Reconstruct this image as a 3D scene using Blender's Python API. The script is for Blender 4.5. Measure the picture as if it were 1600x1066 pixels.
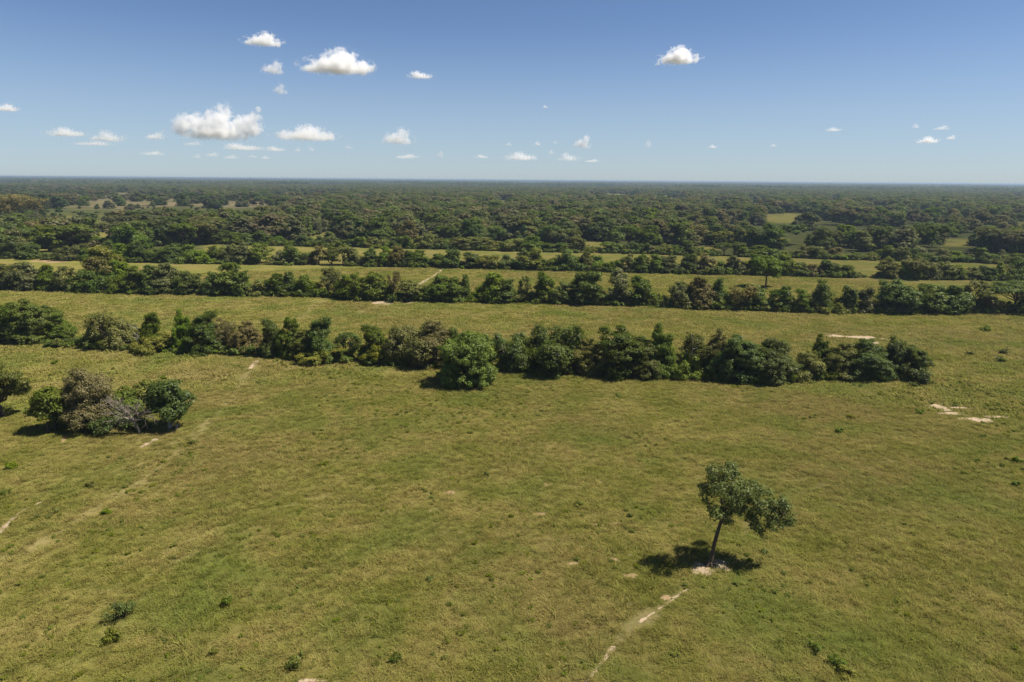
import bpy, math, random
import numpy as np
from mathutils import Vector, Matrix

# ------------------------------------------------------------------ clear, camera, light
for o in list(bpy.data.objects):
    bpy.data.objects.remove(o)
S = bpy.context.scene
COL = S.collection
R = math.radians

W_, H_, FPX = 1600.0, 1066.0, 1066.7          # the photograph's pixel frame and focal length
CAM = np.array([0.0, 0.0, 30.0])
PITCH, ROLL = R(13.29), R(0.45)
fw = np.array([0.0, math.cos(PITCH), -math.sin(PITCH)])
r0 = np.array([1.0, 0.0, 0.0])
u0 = np.array([0.0, math.sin(PITCH), math.cos(PITCH)])
rt = math.cos(ROLL) * r0 + math.sin(ROLL) * u0
up = -math.sin(ROLL) * r0 + math.cos(ROLL) * u0
cam = bpy.data.cameras.new('camera')
cam.lens, cam.sensor_width = 24.0, 36.0
cam.clip_start, cam.clip_end = 0.5, 120000.0
co = bpy.data.objects.new('camera', cam)
COL.objects.link(co)
co.matrix_world = Matrix(((rt[0], up[0], -fw[0], CAM[0]), (rt[1], up[1], -fw[1], CAM[1]),
                          (rt[2], up[2], -fw[2], CAM[2]), (0, 0, 0, 1)))
S.camera = co

SUN_EL, SUN_AZ = R(59.0), R(91.0)              # azimuth clockwise from +Y: the sun stands high on the right
w = bpy.data.worlds.new('World')
S.world = w
w.use_nodes = True
nt = w.node_tree
bg = nt.nodes['Background']
sky = nt.nodes.new('ShaderNodeTexSky')
sky.sky_type = 'NISHITA'
sky.sun_disc = False
sky.sun_elevation, sky.sun_rotation = SUN_EL, SUN_AZ
sky.altitude = 0.0
sky.air_density, sky.dust_density, sky.ozone_density = 0.65, 0.3, 5.0
# the pale air low over the plain, the same all round the horizon
tcw, sxw, mrw = nt.nodes.new('ShaderNodeTexCoord'), nt.nodes.new('ShaderNodeSeparateXYZ'), nt.nodes.new('ShaderNodeMapRange')
nt.links.new(tcw.outputs['Generated'], sxw.inputs[0])
mrw.interpolation_type = 'SMOOTHSTEP'
nt.links.new(sxw.outputs[2], mrw.inputs[0])
for i_, v_ in enumerate((0.0, 0.22, 0.55, 0.0)):
    mrw.inputs[i_ + 1].default_value = v_
mxw = nt.nodes.new('ShaderNodeMix')
mxw.data_type = 'RGBA'
nt.links.new(mrw.outputs[0], mxw.inputs[0])
nt.links.new(sky.outputs[0], mxw.inputs[6])
mxw.inputs[7].default_value = (3.95, 4.72, 5.25, 1)
nt.links.new(mxw.outputs[2], bg.inputs[0])
bg.inputs[1].default_value = 0.066
sl = bpy.data.lights.new('sun', 'SUN')
sl.energy, sl.angle, sl.color = 5.0, R(0.53), (1.0, 0.95, 0.86)
so = bpy.data.objects.new('sun', sl)
COL.objects.link(so)
sd = Vector((math.sin(SUN_AZ) * math.cos(SUN_EL), math.cos(SUN_AZ) * math.cos(SUN_EL), math.sin(SUN_EL)))
so.rotation_euler = sd.to_track_quat('Z', 'Y').to_euler()
so.location = (60, 60, 200)
S.view_settings.view_transform = 'Standard'
S.view_settings.look = 'None'
S.view_settings.exposure = 0.8
S.view_settings.gamma = 1.0
S.view_settings.use_curve_mapping = False
S.render.engine = 'CYCLES'
cy = S.cycles
cy.max_bounces, cy.diffuse_bounces, cy.glossy_bounces, cy.transmission_bounces = 16, 3, 2, 3
cy.volume_bounces, cy.transparent_max_bounces = 14, 10
cy.use_denoising = True
cy.denoiser = 'OPENIMAGEDENOISE'
cy.denoising_input_passes = 'RGB_ALBEDO_NORMAL'
cy.denoising_prefilter = 'NONE'
cy.volume_step_rate = 0.3
cy.caustics_reflective = cy.caustics_refractive = False

# ------------------------------------------------------------------ helpers
def ray(px, py):
    d = fw * FPX + rt * (px - 800.0) - up * (py - 533.0)
    return d / np.linalg.norm(d)

def at(px, py):
    """ground point seen at a pixel of the photograph"""
    d = ray(px, py)
    t = -CAM[2] / d[2]
    return CAM[0] + d[0] * t, CAM[1] + d[1] * t

def z_at(px, py, Y):
    d = ray(px, py)
    return CAM[2] + d[2] * Y / d[1]

def proj(x, y, z):
    v0, v1, v2 = x - CAM[0], y - CAM[1], z - CAM[2]
    dz = v0 * fw[0] + v1 * fw[1] + v2 * fw[2]
    return (800.0 + FPX * (v0 * rt[0] + v1 * rt[1] + v2 * rt[2]) / dz,
            533.0 - FPX * (v0 * up[0] + v1 * up[1] + v2 * up[2]) / dz, dz)

def _hash(ix, iy, seed):
    h = (ix.astype(np.int64) * 374761393 + iy.astype(np.int64) * 668265263 + seed * 1442695041) & 0xFFFFFFFF
    h = ((h ^ (h >> 13)) * 1274126177) & 0xFFFFFFFF
    h = ((h ^ (h >> 16)) * 2246822519) & 0xFFFFFFFF
    return ((h ^ (h >> 15)) & 0xFFFFFF) / float(0xFFFFFF)

def noise(x, y, scale, seed=0, octaves=3):
    x, y = np.asarray(x, float) / scale, np.asarray(y, float) / scale
    tot, amp, s = 0.0, 1.0, 0.0
    for k in range(octaves):
        ix, iy = np.floor(x), np.floor(y)
        fx, fy = x - ix, y - iy
        fx, fy = fx * fx * (3 - 2 * fx), fy * fy * (3 - 2 * fy)
        a, b = _hash(ix, iy, seed + k), _hash(ix + 1, iy, seed + k)
        c, d = _hash(ix, iy + 1, seed + k), _hash(ix + 1, iy + 1, seed + k)
        tot = tot + amp * ((a * (1 - fx) + b * fx) * (1 - fy) + (c * (1 - fx) + d * fx) * fy)
        s += amp
        amp *= 0.5
        x, y = x * 2.03 + 17.1, y * 2.03 + 5.7
    return tot / s

def mesh_np(name, verts, faces, mats, attrs=None, smooth=False, mat_idx=None):
    """faces: an (n, k) array with k equal for all"""
    verts, faces = np.asarray(verts, np.float32), np.asarray(faces, np.int32)
    me = bpy.data.meshes.new(name)
    n, k = faces.shape
    me.vertices.add(len(verts))
    me.vertices.foreach_set('co', verts.ravel())
    me.loops.add(n * k)
    me.loops.foreach_set('vertex_index', faces.ravel())
    me.polygons.add(n)
    me.polygons.foreach_set('loop_start', np.arange(0, n * k, k, dtype=np.int32))
    me.polygons.foreach_set('loop_total', np.full(n, k, np.int32))
    if smooth:
        me.polygons.foreach_set('use_smooth', np.ones(n, bool))
    if mat_idx is not None:
        me.polygons.foreach_set('material_index', np.asarray(mat_idx, np.int32))
    for m in mats:
        me.materials.append(m)
    me.update(calc_edges=True)
    for an, av in (attrs or {}).items():
        a = me.attributes.new(an, 'FLOAT', 'POINT')
        a.data.foreach_set('value', np.asarray(av, np.float32))
    return me

def link(name, me, parent=None, loc=None):
    o = bpy.data.objects.new(name, me)
    COL.objects.link(o)
    if parent is not None:
        o.parent = parent
    if loc is not None:
        o.location = loc
    return o

def tag(o, label=None, cat=None, group=None, kind=None):
    if label: o['label'] = label
    if cat: o['category'] = cat
    if group: o['group'] = group
    if kind: o['kind'] = kind
    return o

# ------------------------------------------------------------------ materials
class NT:
    def __init__(self, name):
        self.m = bpy.data.materials.new(name)
        self.m.use_nodes = True
        self.t = self.m.node_tree
        for n in list(self.t.nodes):
            self.t.nodes.remove(n)
        self.out = self.n('ShaderNodeOutputMaterial')
    def n(self, kind, **kw):
        nd = self.t.nodes.new(kind)
        for k, v in kw.items():
            setattr(nd, k, v)
        return nd
    def put(self, sock, v):
        if hasattr(v, 'is_output') or isinstance(v, bpy.types.NodeSocket):
            self.t.links.new(v, sock)
        else:
            sock.default_value = v
    def noise(self, vec, scale, detail=4.0, rough=0.55, dist=0.0):
        nd = self.n('ShaderNodeTexNoise')
        if vec is not None: self.t.links.new(vec, nd.inputs['Vector'])
        nd.inputs['Scale'].default_value = scale
        nd.inputs['Detail'].default_value = detail
        nd.inputs['Roughness'].default_value = rough
        nd.inputs['Distortion'].default_value = dist
        return nd.outputs['Fac']
    def ramp(self, fac, lo, hi, a=0.0, b=1.0):
        nd = self.n('ShaderNodeMapRange')
        nd.clamp = True
        self.put(nd.inputs[0], fac)
        for i, v in enumerate((lo, hi, a, b)):
            nd.inputs[i + 1].default_value = v
        return nd.outputs[0]
    def mix(self, fac, a, b, mode='MIX'):
        nd = self.n('ShaderNodeMix', data_type='RGBA', blend_type=mode)
        self.put(nd.inputs[0], fac)
        self.put(nd.inputs[6], a if not isinstance(a, tuple) else (*a, 1.0))
        self.put(nd.inputs[7], b if not isinstance(b, tuple) else (*b, 1.0))
        return nd.outputs[2]
    def math(self, op, a, b=0.0):
        nd = self.n('ShaderNodeMath', operation=op)
        self.put(nd.inputs[0], a)
        self.put(nd.inputs[1], b)
        return nd.outputs[0]
    def attr(self, name, kind='GEOMETRY'):
        return self.n('ShaderNodeAttribute', attribute_name=name, attribute_type=kind).outputs['Fac']
    def surface(self, s):
        self.t.links.new(s, self.out.inputs['Surface'])

GREEN, STRAW, RUST, LUSH = (0.212, 0.206, 0.036), (0.340, 0.276, 0.080), (0.298, 0.212, 0.080), (0.150, 0.198, 0.028)

def grass_colour(M):
    """the pasture's colour as a function of the place on the ground; the sheet and the tufts on it share it"""
    pos = M.n('ShaderNodeNewGeometry').outputs['Position']
    fl = M.n('ShaderNodeVectorMath', operation='MULTIPLY')
    M.t.links.new(pos, fl.inputs[0])
    fl.inputs[1].default_value = (1, 1, 0)
    v = fl.outputs[0]
    big = M.noise(v, 0.035, 3.0, 0.55)
    mid = M.noise(v, 0.16, 4.0, 0.6, 0.3)
    sm = M.noise(v, 1.7, 4.0, 0.7)
    c = M.mix(M.ramp(mid, 0.40, 0.60), GREEN, STRAW)
    c = M.mix(M.ramp(big, 0.46, 0.64, 0.0, 0.6), c, RUST)
    lush = M.noise(v, 0.075, 3.0, 0.6, 0.5)
    c = M.mix(M.ramp(lush, 0.50, 0.66, 0.0, 0.8), c, LUSH)
    c = M.mix(M.ramp(sm, 0.30, 0.70, 0.0, 1.0), M.mix(0.34, c, (0.060, 0.068, 0.014)), M.mix(0.25, c, (0.27, 0.23, 0.07)))
    return c, v

def make_ground_mat():
    M = NT('pasture_ground')
    c, v = grass_colour(M)
    wood = M.attr('wood')
    dry = M.attr('dry')
    wear = M.attr('wear')
    nz = M.noise(v, 0.02, 5.0, 0.65)
    scrub = M.mix(M.ramp(nz, 0.35, 0.65), (0.040, 0.056, 0.016), (0.085, 0.090, 0.030))
    c = M.mix(wood, c, scrub)
    marsh = M.mix(M.ramp(M.noise(v, 0.012, 5.0, 0.7), 0.4, 0.62), (0.25, 0.185, 0.105), (0.14, 0.125, 0.055))
    c = M.mix(dry, c, marsh)
    fine = M.noise(v, 5.0, 3.0, 0.7)
    c = M.mix(M.ramp(fine, 0.3, 0.75, 0.0, 0.6), c, M.mix(0.6, c, (0.04, 0.045, 0.012)))
    c = M.mix(M.attr('turf_shade'), c, M.mix(0.5, c, (0.05, 0.042, 0.018)))  # dark soil under the grass, with the tufts' self-shading painted in
    track = M.mix(M.ramp(M.noise(v, 2.2, 3.0, 0.6), 0.35, 0.7), (0.24, 0.185, 0.088), (0.17, 0.15, 0.055))
    c = M.mix(wear, c, track)
    bs = M.n('ShaderNodeBsdfDiffuse')
    M.put(bs.inputs[0], c)
    bs.inputs['Roughness'].default_value = 0.9
    bump = M.n('ShaderNodeBump')
    bump.inputs['Strength'].default_value = 0.7
    bump.inputs['Distance'].default_value = 0.22
    h = M.math('ADD', M.math('MULTIPLY', M.noise(v, 1.3, 4.0, 0.65), 1.0), M.math('MULTIPLY', M.noise(v, 6.0, 2.0, 0.6), 0.35))
    M.put(bump.inputs['Height'], h)
    M.t.links.new(bump.outputs[0], bs.inputs['Normal'])
    M.surface(bs.outputs[0])
    return M.m

def leaf_shader(M, c, trans=0.35, gloss=0.05, rough=0.45):
    d = M.n('ShaderNodeBsdfDiffuse')
    t = M.n('ShaderNodeBsdfTranslucent')
    M.put(d.inputs[0], c)
    tc = M.mix(0.5, c, (0.16, 0.20, 0.02))
    M.put(t.inputs[0], tc)
    m1 = M.n('ShaderNodeMixShader')
    m1.inputs[0].default_value = trans
    M.t.links.new(d.outputs[0], m1.inputs[1])
    M.t.links.new(t.outputs[0], m1.inputs[2])
    if gloss <= 0:
        M.surface(m1.outputs[0])
        return
    g = M.n('ShaderNodeBsdfGlossy')
    g.inputs['Roughness'].default_value = rough
    g.inputs['Color'].default_value = (1.0, 0.97, 0.85, 1)
    m2 = M.n('ShaderNodeMixShader')
    m2.inputs[0].default_value = gloss
    M.t.links.new(m1.outputs[0], m2.inputs[1])
    M.t.links.new(g.outputs[0], m2.inputs[2])
    M.surface(m2.outputs[0])

def make_leaf_mat(name, col, alt, trans=0.42, gloss=0.01):
    """col: most sprays; alt: the paler or drier sprays among them"""
    M = NT(name)
    tone = M.attr('tone')
    isl = M.n('ShaderNodeNewGeometry').outputs['Random Per Island']
    rnd = M.n('ShaderNodeObjectInfo').outputs['Random']
    c = M.mix(M.ramp(tone, 0.25, 0.95), col, alt)
    c = M.mix(M.ramp(isl, 0.0, 1.0, 0.0, 0.45), c, tuple(x * 1.7 for x in alt))
    hs = M.n('ShaderNodeHueSaturation')
    M.put(hs.inputs['Hue'], M.ramp(rnd, 0, 1, 0.482, 0.510))
    M.put(hs.inputs['Saturation'], M.ramp(M.math('FRACT', M.math('MULTIPLY', rnd, 7.3)), 0, 1, 0.92, 1.15))
    M.put(hs.inputs['Value'], M.ramp(M.math('FRACT', M.math('MULTIPLY', rnd, 13.7)), 0, 1, 0.78, 1.22))
    M.put(hs.inputs['Color'], c)
    leaf_shader(M, hs.outputs[0], trans, gloss)
    return M.m

def make_bark(name, a, b):
    M = NT(name)
    pos = M.n('ShaderNodeTexCoord').outputs['Object']
    mp = M.n('ShaderNodeMapping')
    M.t.links.new(pos, mp.inputs[0])
    mp.inputs['Scale'].default_value = (6, 6, 1.2)
    n = M.noise(mp.outputs[0], 2.0, 5.0, 0.7)
    c = M.mix(M.ramp(n, 0.35, 0.65), a, b)
    bs = M.n('ShaderNodeBsdfDiffuse')
    M.put(bs.inputs[0], c)
    bump = M.n('ShaderNodeBump')
    bump.inputs['Strength'].default_value = 0.7
    bump.inputs['Distance'].default_value = 0.05
    M.put(bump.inputs['Height'], n)
    M.t.links.new(bump.outputs[0], bs.inputs['Normal'])
    M.surface(bs.outputs[0])
    return M.m

def make_sand(name, a, b, c2):
    M = NT(name)
    pos = M.n('ShaderNodeNewGeometry').outputs['Position']
    n1 = M.noise(pos, 1.1, 5.0, 0.65)
    n2 = M.noise(pos, 6.0, 3.0, 0.6)
    c = M.mix(M.ramp(n1, 0.35, 0.65), a, b)
    c = M.mix(M.ramp(n2, 0.55, 0.75, 0.0, 0.7), c, c2)
    bs = M.n('ShaderNodeBsdfDiffuse')
    M.put(bs.inputs[0], c)
    bump = M.n('ShaderNodeBump')
    bump.inputs['Strength'].default_value = 0.6
    bump.inputs['Distance'].default_value = 0.08
    M.put(bump.inputs['Height'], n2)
    M.t.links.new(bump.outputs[0], bs.inputs['Normal'])
    M.surface(bs.outputs[0])
    return M.m

def make_tuft_mat():
    M = NT('pasture_grass')
    c, v = grass_colour(M)
    isl = M.n('ShaderNodeNewGeometry').outputs['Random Per Island']
    rnd = M.n('ShaderNodeObjectInfo').outputs['Random']
    c = M.mix(M.ramp(isl, 0.55, 1.0, 0.0, 0.5), c, (0.26, 0.215, 0.085))
    hs = M.n('ShaderNodeHueSaturation')
    M.put(hs.inputs['Value'], M.ramp(rnd, 0, 1, 0.88, 1.32))
    M.put(hs.inputs['Hue'], M.ramp(M.math('FRACT', M.math('MULTIPLY', rnd, 9.1)), 0, 1, 0.488, 0.515))
    M.put(hs.inputs['Color'], c)
    leaf_shader(M, hs.outputs[0], 0.42, 0.0)
    return M.m

MAT = {
    'ground': make_ground_mat(),
    'grass': make_tuft_mat(),
    'dark': make_leaf_mat('leaf_dark_green', (0.052, 0.078, 0.015), (0.093, 0.125, 0.024)),
    'mid': make_leaf_mat('leaf_mid_green', (0.066, 0.093, 0.017), (0.114, 0.145, 0.027)),
    'bright': make_leaf_mat('leaf_bright_green', (0.075, 0.114, 0.015), (0.135, 0.177, 0.025)),
    'lone': make_leaf_mat('leaf_lone_tree', (0.098, 0.116, 0.028), (0.158, 0.172, 0.046), 0.42, 0.012),
    'herb': make_leaf_mat('leaf_herb', (0.125, 0.160, 0.026), (0.180, 0.195, 0.040), 0.45, 0.0),
    'yellow': make_leaf_mat('leaf_yellow_green', (0.112, 0.127, 0.022), (0.192, 0.186, 0.035)),
    'grey': make_leaf_mat('leaf_grey_green', (0.091, 0.099, 0.027), (0.148, 0.147, 0.047)),
    'brown': make_leaf_mat('leaf_brownish', (0.119, 0.104, 0.033), (0.182, 0.153, 0.055)),
    'bark': make_bark('bark_brown', (0.055, 0.042, 0.030), (0.115, 0.090, 0.065)),
    'pale_bark': make_bark('bark_pale', (0.20, 0.18, 0.15), (0.33, 0.30, 0.25)),
    'dead_bark': make_bark('bark_dead', (0.145, 0.120, 0.092), (0.25, 0.21, 0.165)),
    'sand': make_sand('bare_sand', (0.27, 0.200, 0.126), (0.38, 0.290, 0.198), (0.19, 0.150, 0.068)),
    'clay': make_sand('bare_clay', (0.23, 0.155, 0.080), (0.27, 0.190, 0.105), (0.20, 0.160, 0.055)),
}

for k_, (a_, b_) in {'dark': ((0.042, 0.058, 0.019), (0.074, 0.094, 0.030)), 'mid': ((0.056, 0.074, 0.022), (0.094, 0.112, 0.036)), 'bright': ((0.066, 0.094, 0.019), (0.110, 0.140, 0.032)),
                     'grey': ((0.072, 0.076, 0.032), (0.112, 0.112, 0.052)), 'brown': ((0.094, 0.082, 0.040), (0.140, 0.120, 0.062))}.items():
    MAT['wood_' + k_] = make_leaf_mat('woodland_leaf_' + {'mid': 'medium'}.get(k_, k_), a_, b_, 0.38, 0.0)

# ------------------------------------------------------------------ the layout in the photograph's pixels
def interp(line):
    xs, ys = [p[0] for p in line], [p[1] for p in line]
    return lambda x: float(np.interp(x, xs, ys))
ROW1 = interp([(0, 534), (125, 545), (240, 550), (390, 555), (500, 566), (600, 570), (680, 575), (850, 583), (960, 587), (1080, 592), (1220, 598), (1300, 593), (1440, 593)])
ROW2 = interp([(-60, 452), (0, 453), (100, 456), (200, 460), (300, 461), (400, 464), (500, 465), (560, 470), (660, 472), (760, 474), (880, 476), (1000, 479), (1120, 484), (1250, 489), (1400, 491), (1660, 490)])
ROW3 = interp([(-60, 404), (0, 405), (200, 411), (300, 413), (400, 414), (500, 416), (600, 418), (700, 420), (800, 423), (900, 425), (1000, 428), (1100, 430), (1200, 432), (1340, 435), (1390, 437), (1660, 441)])
ROW4 = interp([(-60, 378), (300, 382), (400, 384), (500, 387), (600, 389), (700, 391), (800, 394), (900, 396), (1000, 398), (1100, 401), (1250, 405), (1400, 409), (1660, 416)])

# clearings in the wood beyond the fourth hedgerow: centre and half sizes, in pixels
CLEAR = [(1240, 341, 52, 8), (1456, 341, 60, 7), (1560, 350, 55, 5), (1500, 379, 36, 6), (1180, 316, 16, 2.5),
         (1300, 312, 16, 2), (1050, 308, 30, 2), (960, 304, 45, 2), (925, 384, 22, 7), (505, 373, 35, 7), (570, 312, 14, 3),
         (660, 359, 20, 3), (740, 398, 60, 5), (1105, 388, 15, 5), (1340, 402, 60, 5), (1590, 347, 26, 5), (1080, 345, 14, 4), (165, 352, 20, 5),
         (1130, 326, 26, 2), (790, 315, 16, 2), (1200, 374, 26, 4), (1010, 340, 12, 3), (1375, 322, 26, 2), (1590, 306, 20, 1.5)]
MARSH = [(170, 313, 150, 13), (40, 301, 110, 5), (330, 318, 110, 6), (460, 304, 70, 4)]
SCRUB = [(230, 340, 190, 16), (60, 352, 110, 16), (400, 335, 70, 10)]

def inside(px, py, zones):
    m = np.zeros(np.shape(px), bool)
    jx = (noise(px, py * 6.0, 14.0, 51, 2) - 0.5) * 26.0
    jy = (noise(px, py * 6.0, 11.0, 52, 2) - 0.5) * 5.0
    px, py = px + jx, py + jy
    for cx, cyy, rx, ry in zones:
        m |= ((px - cx) / rx) ** 2 + ((py - cyy) / ry) ** 2 < 1.0
    return m

# ------------------------------------------------------------------ ground sheet
TRACKS = [([(-40, 1010), (60, 960), (180, 915), (290, 850), (380, 815), (480, 780), (600, 760)], 0.35, 0.5),
          ([(-40, 1030), (30, 1000), (110, 985), (190, 925), (280, 875), (420, 815), (520, 785)], 0.25, 0.45),
          ([(0, 880), (80, 840), (160, 790), (230, 745), (300, 690), (370, 610), (400, 565), (420, 545)], 0.5, 0.6),
          ([(110, 770), (180, 745), (240, 715), (320, 660), (390, 590)], 0.3, 0.45),
          ([(470, 497), (490, 480), (510, 466)], 0.8, 0.6), ([(380, 555), (440, 520), (480, 490)], 0.5, 0.4),
          ([(1430, 710), (1380, 722), (1340, 740), (1280, 760), (1200, 790), (1120, 880)], 0.35, 0.4),
          ([(790, 660), (815, 690), (850, 720)], 0.4, 0.35), ([(560, 490), (600, 473), (640, 455), (690, 425)], 0.6, 0.5),
          ([(1070, 920), (1020, 958), (985, 985), (955, 1020), (915, 1060)], 0.3, 0.7)]

def line_world(pts):
    return np.array([at(*p) for p in pts])

def dist_line(x, y, L):
    d = np.full(np.shape(x), 1e9)
    for (ax, ay), (bx, by) in zip(L[:-1], L[1:]):
        vx, vy = bx - ax, by - ay
        t = np.clip(((x - ax) * vx + (y - ay) * vy) / (vx * vx + vy * vy), 0, 1)
        d = np.minimum(d, np.hypot(x - ax - t * vx, y - ay - t * vy))
    return d

def wear_at(x, y):
    wv = np.zeros(np.shape(x))
    near = (y < 330) & (np.abs(x) < 240)
    xs, ys = x[near], y[near]
    acc = np.zeros(xs.shape)
    for pts, hw, amt in TRACKS:
        d = dist_line(xs, ys, line_world(pts)) + 1.2 * (noise(xs, ys, 3.0, 5) - 0.5)
        acc = np.maximum(acc, 1.0 * amt * np.clip(1.6 - np.abs(d) / hw, 0, 1) * (0.3 + 0.9 * noise(xs, ys, 4.0, 9)))
    wv[near] = acc
    return np.clip(wv, 0, 1)

def axis(fine0, fine1, step, far0, far1, g=1.16):
    a = list(np.arange(fine0, fine1 + step * 0.5, step))
    s, v = step, fine1
    while v < far1:
        s *= g
        v += s
        a.append(min(v, far1))
    s, v, b = step, fine0, []
    while v > far0:
        s *= g
        v -= s
        b.append(max(v, far0))
    return np.array(b[::-1] + a)

gx = axis(-110, 110, 0.6, -30000, 30000)
gy = axis(26, 240, 0.6, -2000, 30000, 1.1)
X, Y = np.meshgrid(gx, gy)
xf, yf = X.ravel(), Y.ravel()
ppx, ppy, pdz = proj(xf, np.maximum(yf, 5.0), 0.0 * xf)
wood = np.zeros(xf.shape)
beyond = ppy < np.interp(ppx, [0, 305, 325, 800, 1600], [403, 406, 384, 392, 414]) - 1
nz = noise(xf, yf, 260.0, 3, 4)
openness = np.interp(ppx, [0, 700, 1100, 1600], [0.40, 0.28, 0.30, 0.30])
wood[beyond] = np.clip((nz - openness + 0.06) / 0.12, 0, 1)[beyond]
wood[beyond & inside(ppx, ppy, CLEAR)] = 0.0
dry = (inside(ppx, ppy, MARSH) & beyond).astype(float) * 0.9
nx_, ny_ = len(gx), len(gy)
idx = np.arange(nx_ * ny_).reshape(ny_, nx_)
F = np.stack([idx[:-1, :-1], idx[:-1, 1:], idx[1:, 1:], idx[1:, :-1]], -1).reshape(-1, 4)
gme = mesh_np('ground', np.stack([xf, yf, 0 * xf], 1), F, [MAT['ground']], {'wood': wood, 'dry': dry, 'wear': wear_at(xf, yf), 'turf_shade': np.clip((240 - np.hypot(xf, yf)) / 90, 0.72, 1) * 0.9})
ground = tag(link('ground', gme), 'flat olive green and straw coloured pasture running to the wooded horizon', 'ground', kind='structure')

# ------------------------------------------------------------------ bare soil: ragged sheets a few millimetres above the ground
BARE = []
def bare(name, mat, label, cat, spots=(), line=None, half=0.3, cell=0.12, ragged=0.55, nscale=1.4, zlev=0.004):
    """cells of bare soil where a noisy distance field is inside; corners pulled onto the outline"""
    if line is not None:
        L = line_world(line)
        lo, hi = L.min(0) - half * 4, L.max(0) + half * 4
    else:
        P = []
        for (px, py, rx, ry) in spots:
            x0, y0 = at(px, py)
            xa, _ = at(px + rx, py)
            _, ya = at(px, py - ry)
            P.append((x0, y0, abs(xa - x0), abs(ya - y0)))
        P = np.array(P)
        lo = (P[:, :2] - P[:, 2:] * 1.7).min(0)
        hi = (P[:, :2] + P[:, 2:] * 1.7).max(0)
    def field(x, y):
        n = (noise(x, y, nscale, 11, 4) - 0.5) * 2 * ragged
        if line is not None:
            d = dist_line(x, y, L)
            return 1.0 - d / half + n * 1.6 + 1.5 * (noise(x, y, 2.6, 23, 2) - 0.52)
        f = np.full(np.shape(x), -9.0)
        for x0, y0, rx, ry in P:
            f = np.maximum(f, 1.0 - np.hypot((x - x0) / rx, (y - y0) / ry))
        return f + n
    xs = np.arange(lo[0], hi[0] + cell, cell)
    ys = np.arange(lo[1], hi[1] + cell, cell)
    GX, GY = np.meshgrid(xs, ys)
    f = field(GX, GY)
    m = f > 0
    cells = m[:-1, :-1] & m[:-1, 1:] & m[1:, 1:] & m[1:, :-1]
    if not cells.any():
        return None
    jx = GX + cell * 0.45 * (_hash(np.round(GX / cell), np.round(GY / cell), 3) - 0.5)
    jy = GY + cell * 0.45 * (_hash(np.round(GX / cell), np.round(GY / cell), 4) - 0.5)
    ii = np.arange(GX.size).reshape(GX.shape)
    F = np.stack([ii[:-1, :-1], ii[:-1, 1:], ii[1:, 1:], ii[1:, :-1]], -1)[cells]
    used, inv = np.unique(F.ravel(), return_inverse=True)
    V = np.stack([jx.ravel()[used], jy.ravel()[used], np.full(len(used), zlev)], 1)
    me = mesh_np(name, V, inv.reshape(-1, 4), [mat])
    o = tag(link(name, me), label, cat, kind='structure')
    BARE.append((lo, hi, field))
    return o

bare('sand_patch', MAT['sand'], 'pale sandy bare patch around the foot of the lone leaning tree', 'bare ground', [(1110, 886, 27, 9), (1100, 891, 16, 7), (1122, 880, 16, 6)], cell=0.06, nscale=0.6, ragged=0.95)
bare('sand_path', MAT['sand'], 'broken sandy cattle path below the lone leaning tree', 'path', line=[(1074, 921), (1050, 937), (1020, 958), (1000, 972)], half=0.15, cell=0.05, ragged=0.7, nscale=0.7)
bare('sand_path', MAT['sand'], 'sandy cattle path at the bottom edge of the picture', 'path', line=[(958, 1012), (945, 1030), (930, 1048), (914, 1068)], half=0.16, cell=0.05, ragged=0.55, nscale=0.8)
bare('sand_path', MAT['sand'], 'sandy cattle path at the left edge of the near pasture', 'path', line=[(-15, 845), (5, 826), (25, 806), (40, 795), (62, 786)], half=0.22, cell=0.06, ragged=0.55, nscale=0.8)
bare('sand_path', MAT['sand'], 'short reddish path end in front of the left tree group', 'path', line=[(242, 687), (228, 694), (222, 698)], half=0.3, cell=0.1, ragged=0.3)
bare('sand_path', MAT['clay'], 'short reddish path end under the brownish tree at left', 'path', line=[(104, 680), (98, 690)], half=0.28, cell=0.1, ragged=0.3)
bare('sand_path', MAT['sand'], 'pale path running up to the gap in the hedgerow beside the small brown tree', 'path', line=[(404, 562), (397, 568), (391, 576)], half=0.28, cell=0.10, ragged=0.5)
bare('sand_path', MAT['sand'], 'pale path crossing the strip between the second and third hedgerows', 'path', line=[(694, 419), (676, 432), (660, 441), (648, 449), (640, 458), (628, 466)], half=0.5, cell=0.18, ragged=0.35, nscale=3.0)
bare('sand_patch', MAT['sand'], 'pale sand by the puddle under the second hedgerow', 'bare ground', [(598, 473, 20, 2.6), (638, 472, 12, 1.5)], cell=0.2, ragged=0.4, nscale=3.0)
bare('sand_patch', MAT['sand'], 'long pale sandy scar in the right hand pasture', 'bare ground', [(1464, 636, 16, 3.4), (1486, 646, 20, 3.2), (1515, 655, 24, 2.8), (1498, 637, 16, 1.8), (1540, 659, 20, 2.2), (1478, 641, 14, 3), (1555, 651, 20, 1.8)], cell=0.14, ragged=0.75, nscale=1.6)
bare('sand_patch', MAT['sand'], 'pale sandy patches behind the right end of the first hedgerow', 'bare ground', [(1302, 525, 13, 2.2), (1345, 527, 20, 2.2), (1360, 533, 8, 4), (1324, 526, 12, 1.2), (1388, 530, 12, 1.6)], cell=0.2, ragged=0.55, nscale=2.2)
bare('sand_patch', MAT['sand'], 'pale sand beside the round bush in the first hedgerow', 'bare ground', [(792, 581, 16, 2.6)], cell=0.13, ragged=0.5)
bare('sand_patch', MAT['sand'], 'thin pale sand streak under the big dark tree of the first hedgerow', 'bare ground', [(900, 587, 34, 1.6)], cell=0.13, ragged=0.7, nscale=1.6)
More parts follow.
